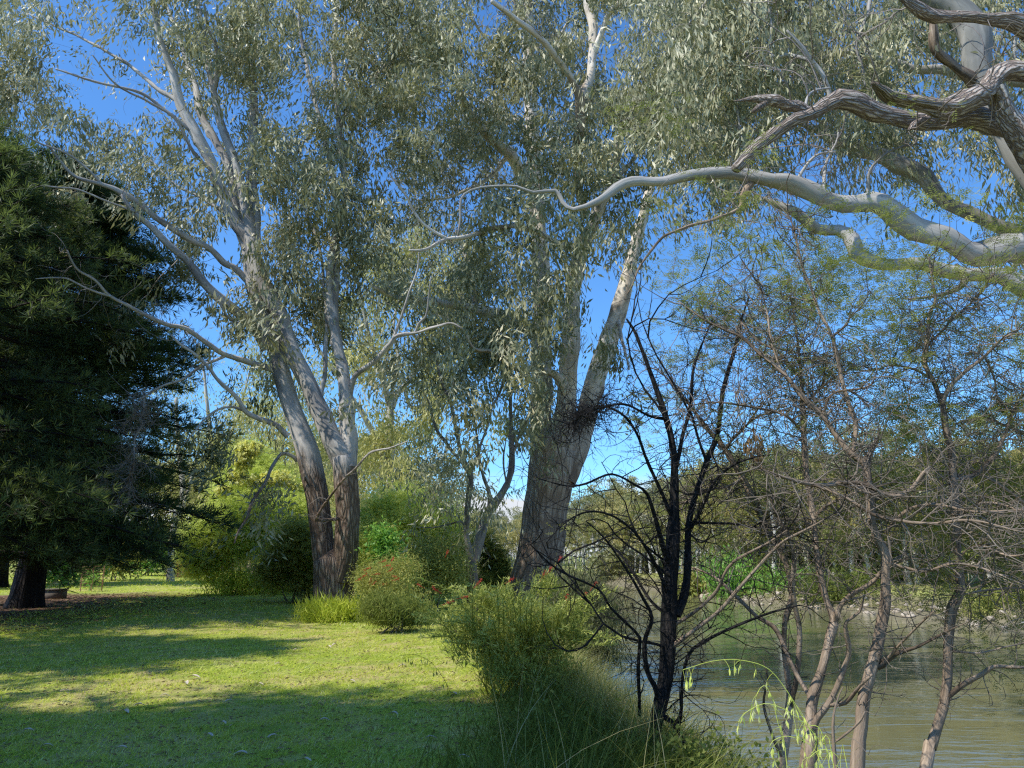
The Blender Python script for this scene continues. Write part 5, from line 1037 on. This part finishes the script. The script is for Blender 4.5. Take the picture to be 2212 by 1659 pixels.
for k, (x, y, L, H) in enumerate(spots):
    ang = math.atan2(y - CY, F) - TH; d = CAMZ / math.tan(ang) * 1.0
    u = (CY - y) / F; d = CAMZ / -((st + ct * u) / (ct - st * u)); c = P(x, y, d); c[2] = gz(c[0], c[1]) + .02
    Lm = max(.10, L * mpp(x, y, d) * 1.4); az = r.uniform(-.7, .7); n = 8; s = np.linspace(-.5, .5, n); w = .012 + .01 * r.random() + .0016 * H; V = []
    for i in range(n):
        bx_, bz = s[i] * Lm, .022 * math.sin((s[i] + .5) * math.pi) * (1 + H * .12) * .5
        for j in range(5):
            a_ = (j / 4 - .5) * 2.2; ww = w * (1 - (2 * abs(s[i])) ** 3 * .7); V.append([bx_ + r.normal() * .004, math.sin(a_) * ww, bz + (1 - math.cos(a_)) * ww * .8])
    V = np.array(V); ca, sa = math.cos(az), math.sin(az); V = np.stack([V[:, 0] * ca - V[:, 1] * sa, V[:, 0] * sa + V[:, 1] * ca, V[:, 2]], 1) + c
    Q = [[i * 5 + j, i * 5 + j + 1, (i + 1) * 5 + j + 1, (i + 1) * 5 + j] for i in range(n - 1) for j in range(4)]
    big = {2: 'largest pale curl of shed bark, on the sunlit strip of lawn', 0: 'pale curl of bark beside the grass clump at the tree foot', 5: 'long flat strip of bark on the sunlit lawn at left'}
    o = build('bark_strip', V, Q, None, 'pale_bark_strip', None, None, True, c); tag(o, big.get(k, 'small pale piece of shed bark lying on the lawn'), 'bark', None if k in big else 'bark pieces scattered on the lawn')
a = Acc(); n = 15000; y = 4.8 + 25 * r.random(n) ** 1.3; x = -y * .68 + (xt(y) + y * .68) * r.random(n); b0 = np.stack([x, y, gz(x, y) + .012], 1); d = r.normal(size=(n, 3)); d[:, 2] *= .12; leaves(a, b0, .06, .013, 0, None, 1, r, nrm(d))
n = 5000; y = 12 + 20 * r.random(n); x = -19 + 9 * r.random(n); b0 = np.stack([x, y, gz(x, y) + .015], 1); d = r.normal(size=(n, 3)); d[:, 2] *= .12; leaves(a, b0, .16, .03, 0, r.random(n) * .6, 1, r, nrm(d))
tag(a.build('leaf_litter', 'litter', smooth=False), 'dead leaves and needles scattered on the grass', 'leaf litter', kind='stuff')

# wild oats with hanging spikelets
def oat(pts, d, label, seed, kspk=26, mat='oat'):
    r = np.random.default_rng(seed); q3 = np.array([P(x, y, d) for x, y in pts]); g = q3[0].copy(); g[2] = float(gz(g[0], g[1])) - .03; q3 = np.vstack([g, q3]); p = catmull(q3, .02)
    root = thing('wild_oat', label, 'grass stem', g, 'wild oats in the foreground'); V, q = tubes(p[None], np.linspace(.0026, .0009, len(p))[None], 5); build('stem', V, q, None, mat, root, np.full(len(V), .3), True, g)
    a = Acc(); n = len(p); i = (n * (.45 + .55 * np.sort(r.random(kspk)))).astype(int).clip(0, n - 1); top = p[i]; hang = top + np.stack([r.normal(size=kspk) * .02, r.normal(size=kspk) * .02, -r.uniform(.01, .05, kspk)], 1)
    V, q = tubes(np.stack([top, (top + hang) / 2 + [0, 0, .004], hang], 1), np.full((kspk, 3), .0007), 3); a.add(V, q, np.full(len(V), .3))
    for _ in range(3):
        dd = r.normal(size=(kspk, 3)) * .16; dd[:, 2] -= 1; leaves(a, hang, .034, .0062, 0, None, 1, r, nrm(dd))
    a.build('spikelets', mat, root, g, smooth=False)
oat([(1790, 1645), (1740, 1560), (1705, 1500), (1660, 1445), (1600, 1426), (1540, 1428), (1475, 1447)], 3.0, 'longest wild oat stem arching left over the water', 1, 34)
oat([(1800, 1650), (1770, 1600), (1735, 1560), (1690, 1530), (1650, 1520), (1610, 1540), (1595, 1560)], 2.9, 'bright wild oat stem drooping left in front of the thin wattle', 2, 30)
oat([(1770, 1655), (1760, 1620), (1735, 1600), (1700, 1590), (1670, 1600), (1660, 1620)], 2.9, 'short drooping oat stem low in front of the twin-forked wattle', 3, 24)
oat([(1700, 1655), (1680, 1560), (1665, 1500), (1650, 1480), (1635, 1500), (1628, 1530)], 3.1, 'upright oat stem with nodding tip at the thin dark wattle', 4, 22)
oat([(1830, 1658), (1815, 1640), (1795, 1622), (1770, 1620), (1750, 1635)], 2.8, 'small oat stem at the bottom edge', 5, 20)
oat([(1010, 1655), (990, 1560), (975, 1500), (940, 1440), (900, 1415), (860, 1418), (840, 1432)], 5.6, 'dark nodding oat stem leaning over the sunlit lawn', 6, 26, 'grass_long')
# dangling dead leaves caught in the twigs
r = np.random.default_rng(15); a = Acc(); c0 = P(1632, 965, 7.2)
for (x, y, n) in ((1625, 955, 60), (1632, 982, 50), (1860, 925, 8), (1665, 945, 6)):
    c = P(x, y, 7.2); leaves(a, c + r.normal(size=(n, 3)) * [.05, .05, .06], .10, .022, 1.1, None, .7, r)
V, q = tubes(np.array([[P(1640, 900, 7.2), P(1630, 935, 7.2), c0]]), np.full((1, 3), .004), 5); a.add(V, q, np.full(len(V), .2))
tag(a.build('dead_leaf_spray', 'dead_leaf', None, c0, smooth=False), 'hanging spray of dry orange-brown leaves caught in the wattle twigs', 'dead leaves')

# ================================================================ light, sky, camera
SUN = np.array([-.80, -.40, .0]); SUN[2] = math.tan(math.radians(50)) * np.hypot(SUN[0], SUN[1]); SUN /= np.linalg.norm(SUN)
sl = bpy.data.lights.new('sun', 'SUN'); sl.energy = 5.0; sl.angle = math.radians(.53); sl.color = (1, .96, .88)
so = bpy.data.objects.new('sun', sl); C.objects.link(so); so.rotation_euler = Vector(SUN).to_track_quat('Z', 'Y').to_euler()
w = bpy.data.worlds.new('World'); bpy.context.scene.world = w; w.use_nodes = True; nt = w.node_tree; nt.nodes.clear(); b = NT(nt)
sky = b.n('ShaderNodeTexSky', sky_type='NISHITA'); sky.sun_disc = False; sky.sun_elevation = math.asin(SUN[2]); sky.sun_rotation = math.atan2(SUN[0], SUN[1]); sky.air_density = 1.0; sky.dust_density = .2; sky.ozone_density = 3.0; sky.altitude = 100
g = b.n('ShaderNodeTexCoord').outputs['Generated']; sx = b.n('ShaderNodeSeparateXYZ'); b.l(g, sx.inputs[0])
cn = b.noise(b.mapping(g, (5, 5, 17)), 1.6, 7, .55, .3)
band = b.ramp(sx.outputs[2], [(0.0, .34), (.045, .26), (.08, .10), (.12, -.0), (.13, -.2), (1, -.3)])
cl = b.ramp(b.math('ADD', cn, band), [(.56, 0.0), (.68, 1.0)])
cl2 = b.ramp(b.noise(b.mapping(g, (5, 5, 9)), 1.1, 6, .5, .4), [(.72, 0.0), (.80, .8)])
lowm = b.ramp(sx.outputs[2], [(.16, 1.0), (.3, 0.0)])
cl = b.math('MULTIPLY', cl, b.ramp(sx.outputs[2], [(.07, 1.0), (.11, 0.0)]))
cl = b.math('MAXIMUM', cl, b.math('MULTIPLY', cl2, b.ramp(sx.outputs[2], [(.14, 0.0), (.18, 1.0), (.2, 1.0), (.24, 0.0)])))
skyc = b.mix(1.0, sky.outputs[0], (.92, 1.55, 2.1), 'MULTIPLY')
cc = b.mix(cn, (5.6, 6.3, 7.5), (8.2, 8.3, 8.5))
mixc = b.mix(cl, skyc, cc)
bg = b.n('ShaderNodeBackground'); b.l(mixc, bg.inputs[0]); bg.inputs[1].default_value = .115
o = b.n('ShaderNodeOutputWorld'); b.l(bg.outputs[0], o.inputs[0])
cam = bpy.data.cameras.new('camera'); cam.sensor_width = 36; cam.lens = 36 * F / 2212; cam.clip_end = 5000; cam.clip_start = .05
co = bpy.data.objects.new('camera', cam); C.objects.link(co); co.location = (0, 0, CAMZ); co.rotation_euler = (math.pi / 2 + TH, 0, 0)
s = bpy.context.scene; s.camera = co; s.view_settings.view_transform = 'Standard'; s.view_settings.look = 'None'; s.view_settings.exposure = 0; s.view_settings.gamma = 1
s.render.engine = 'CYCLES'; s.cycles.max_bounces = 5; s.cycles.diffuse_bounces = 3; s.cycles.glossy_bounces = 2; s.cycles.transmission_bounces = 3; s.cycles.use_denoising = False; s.cycles.filter_width = 1.25; s.cycles.caustics_reflective = False; s.cycles.caustics_refractive = False
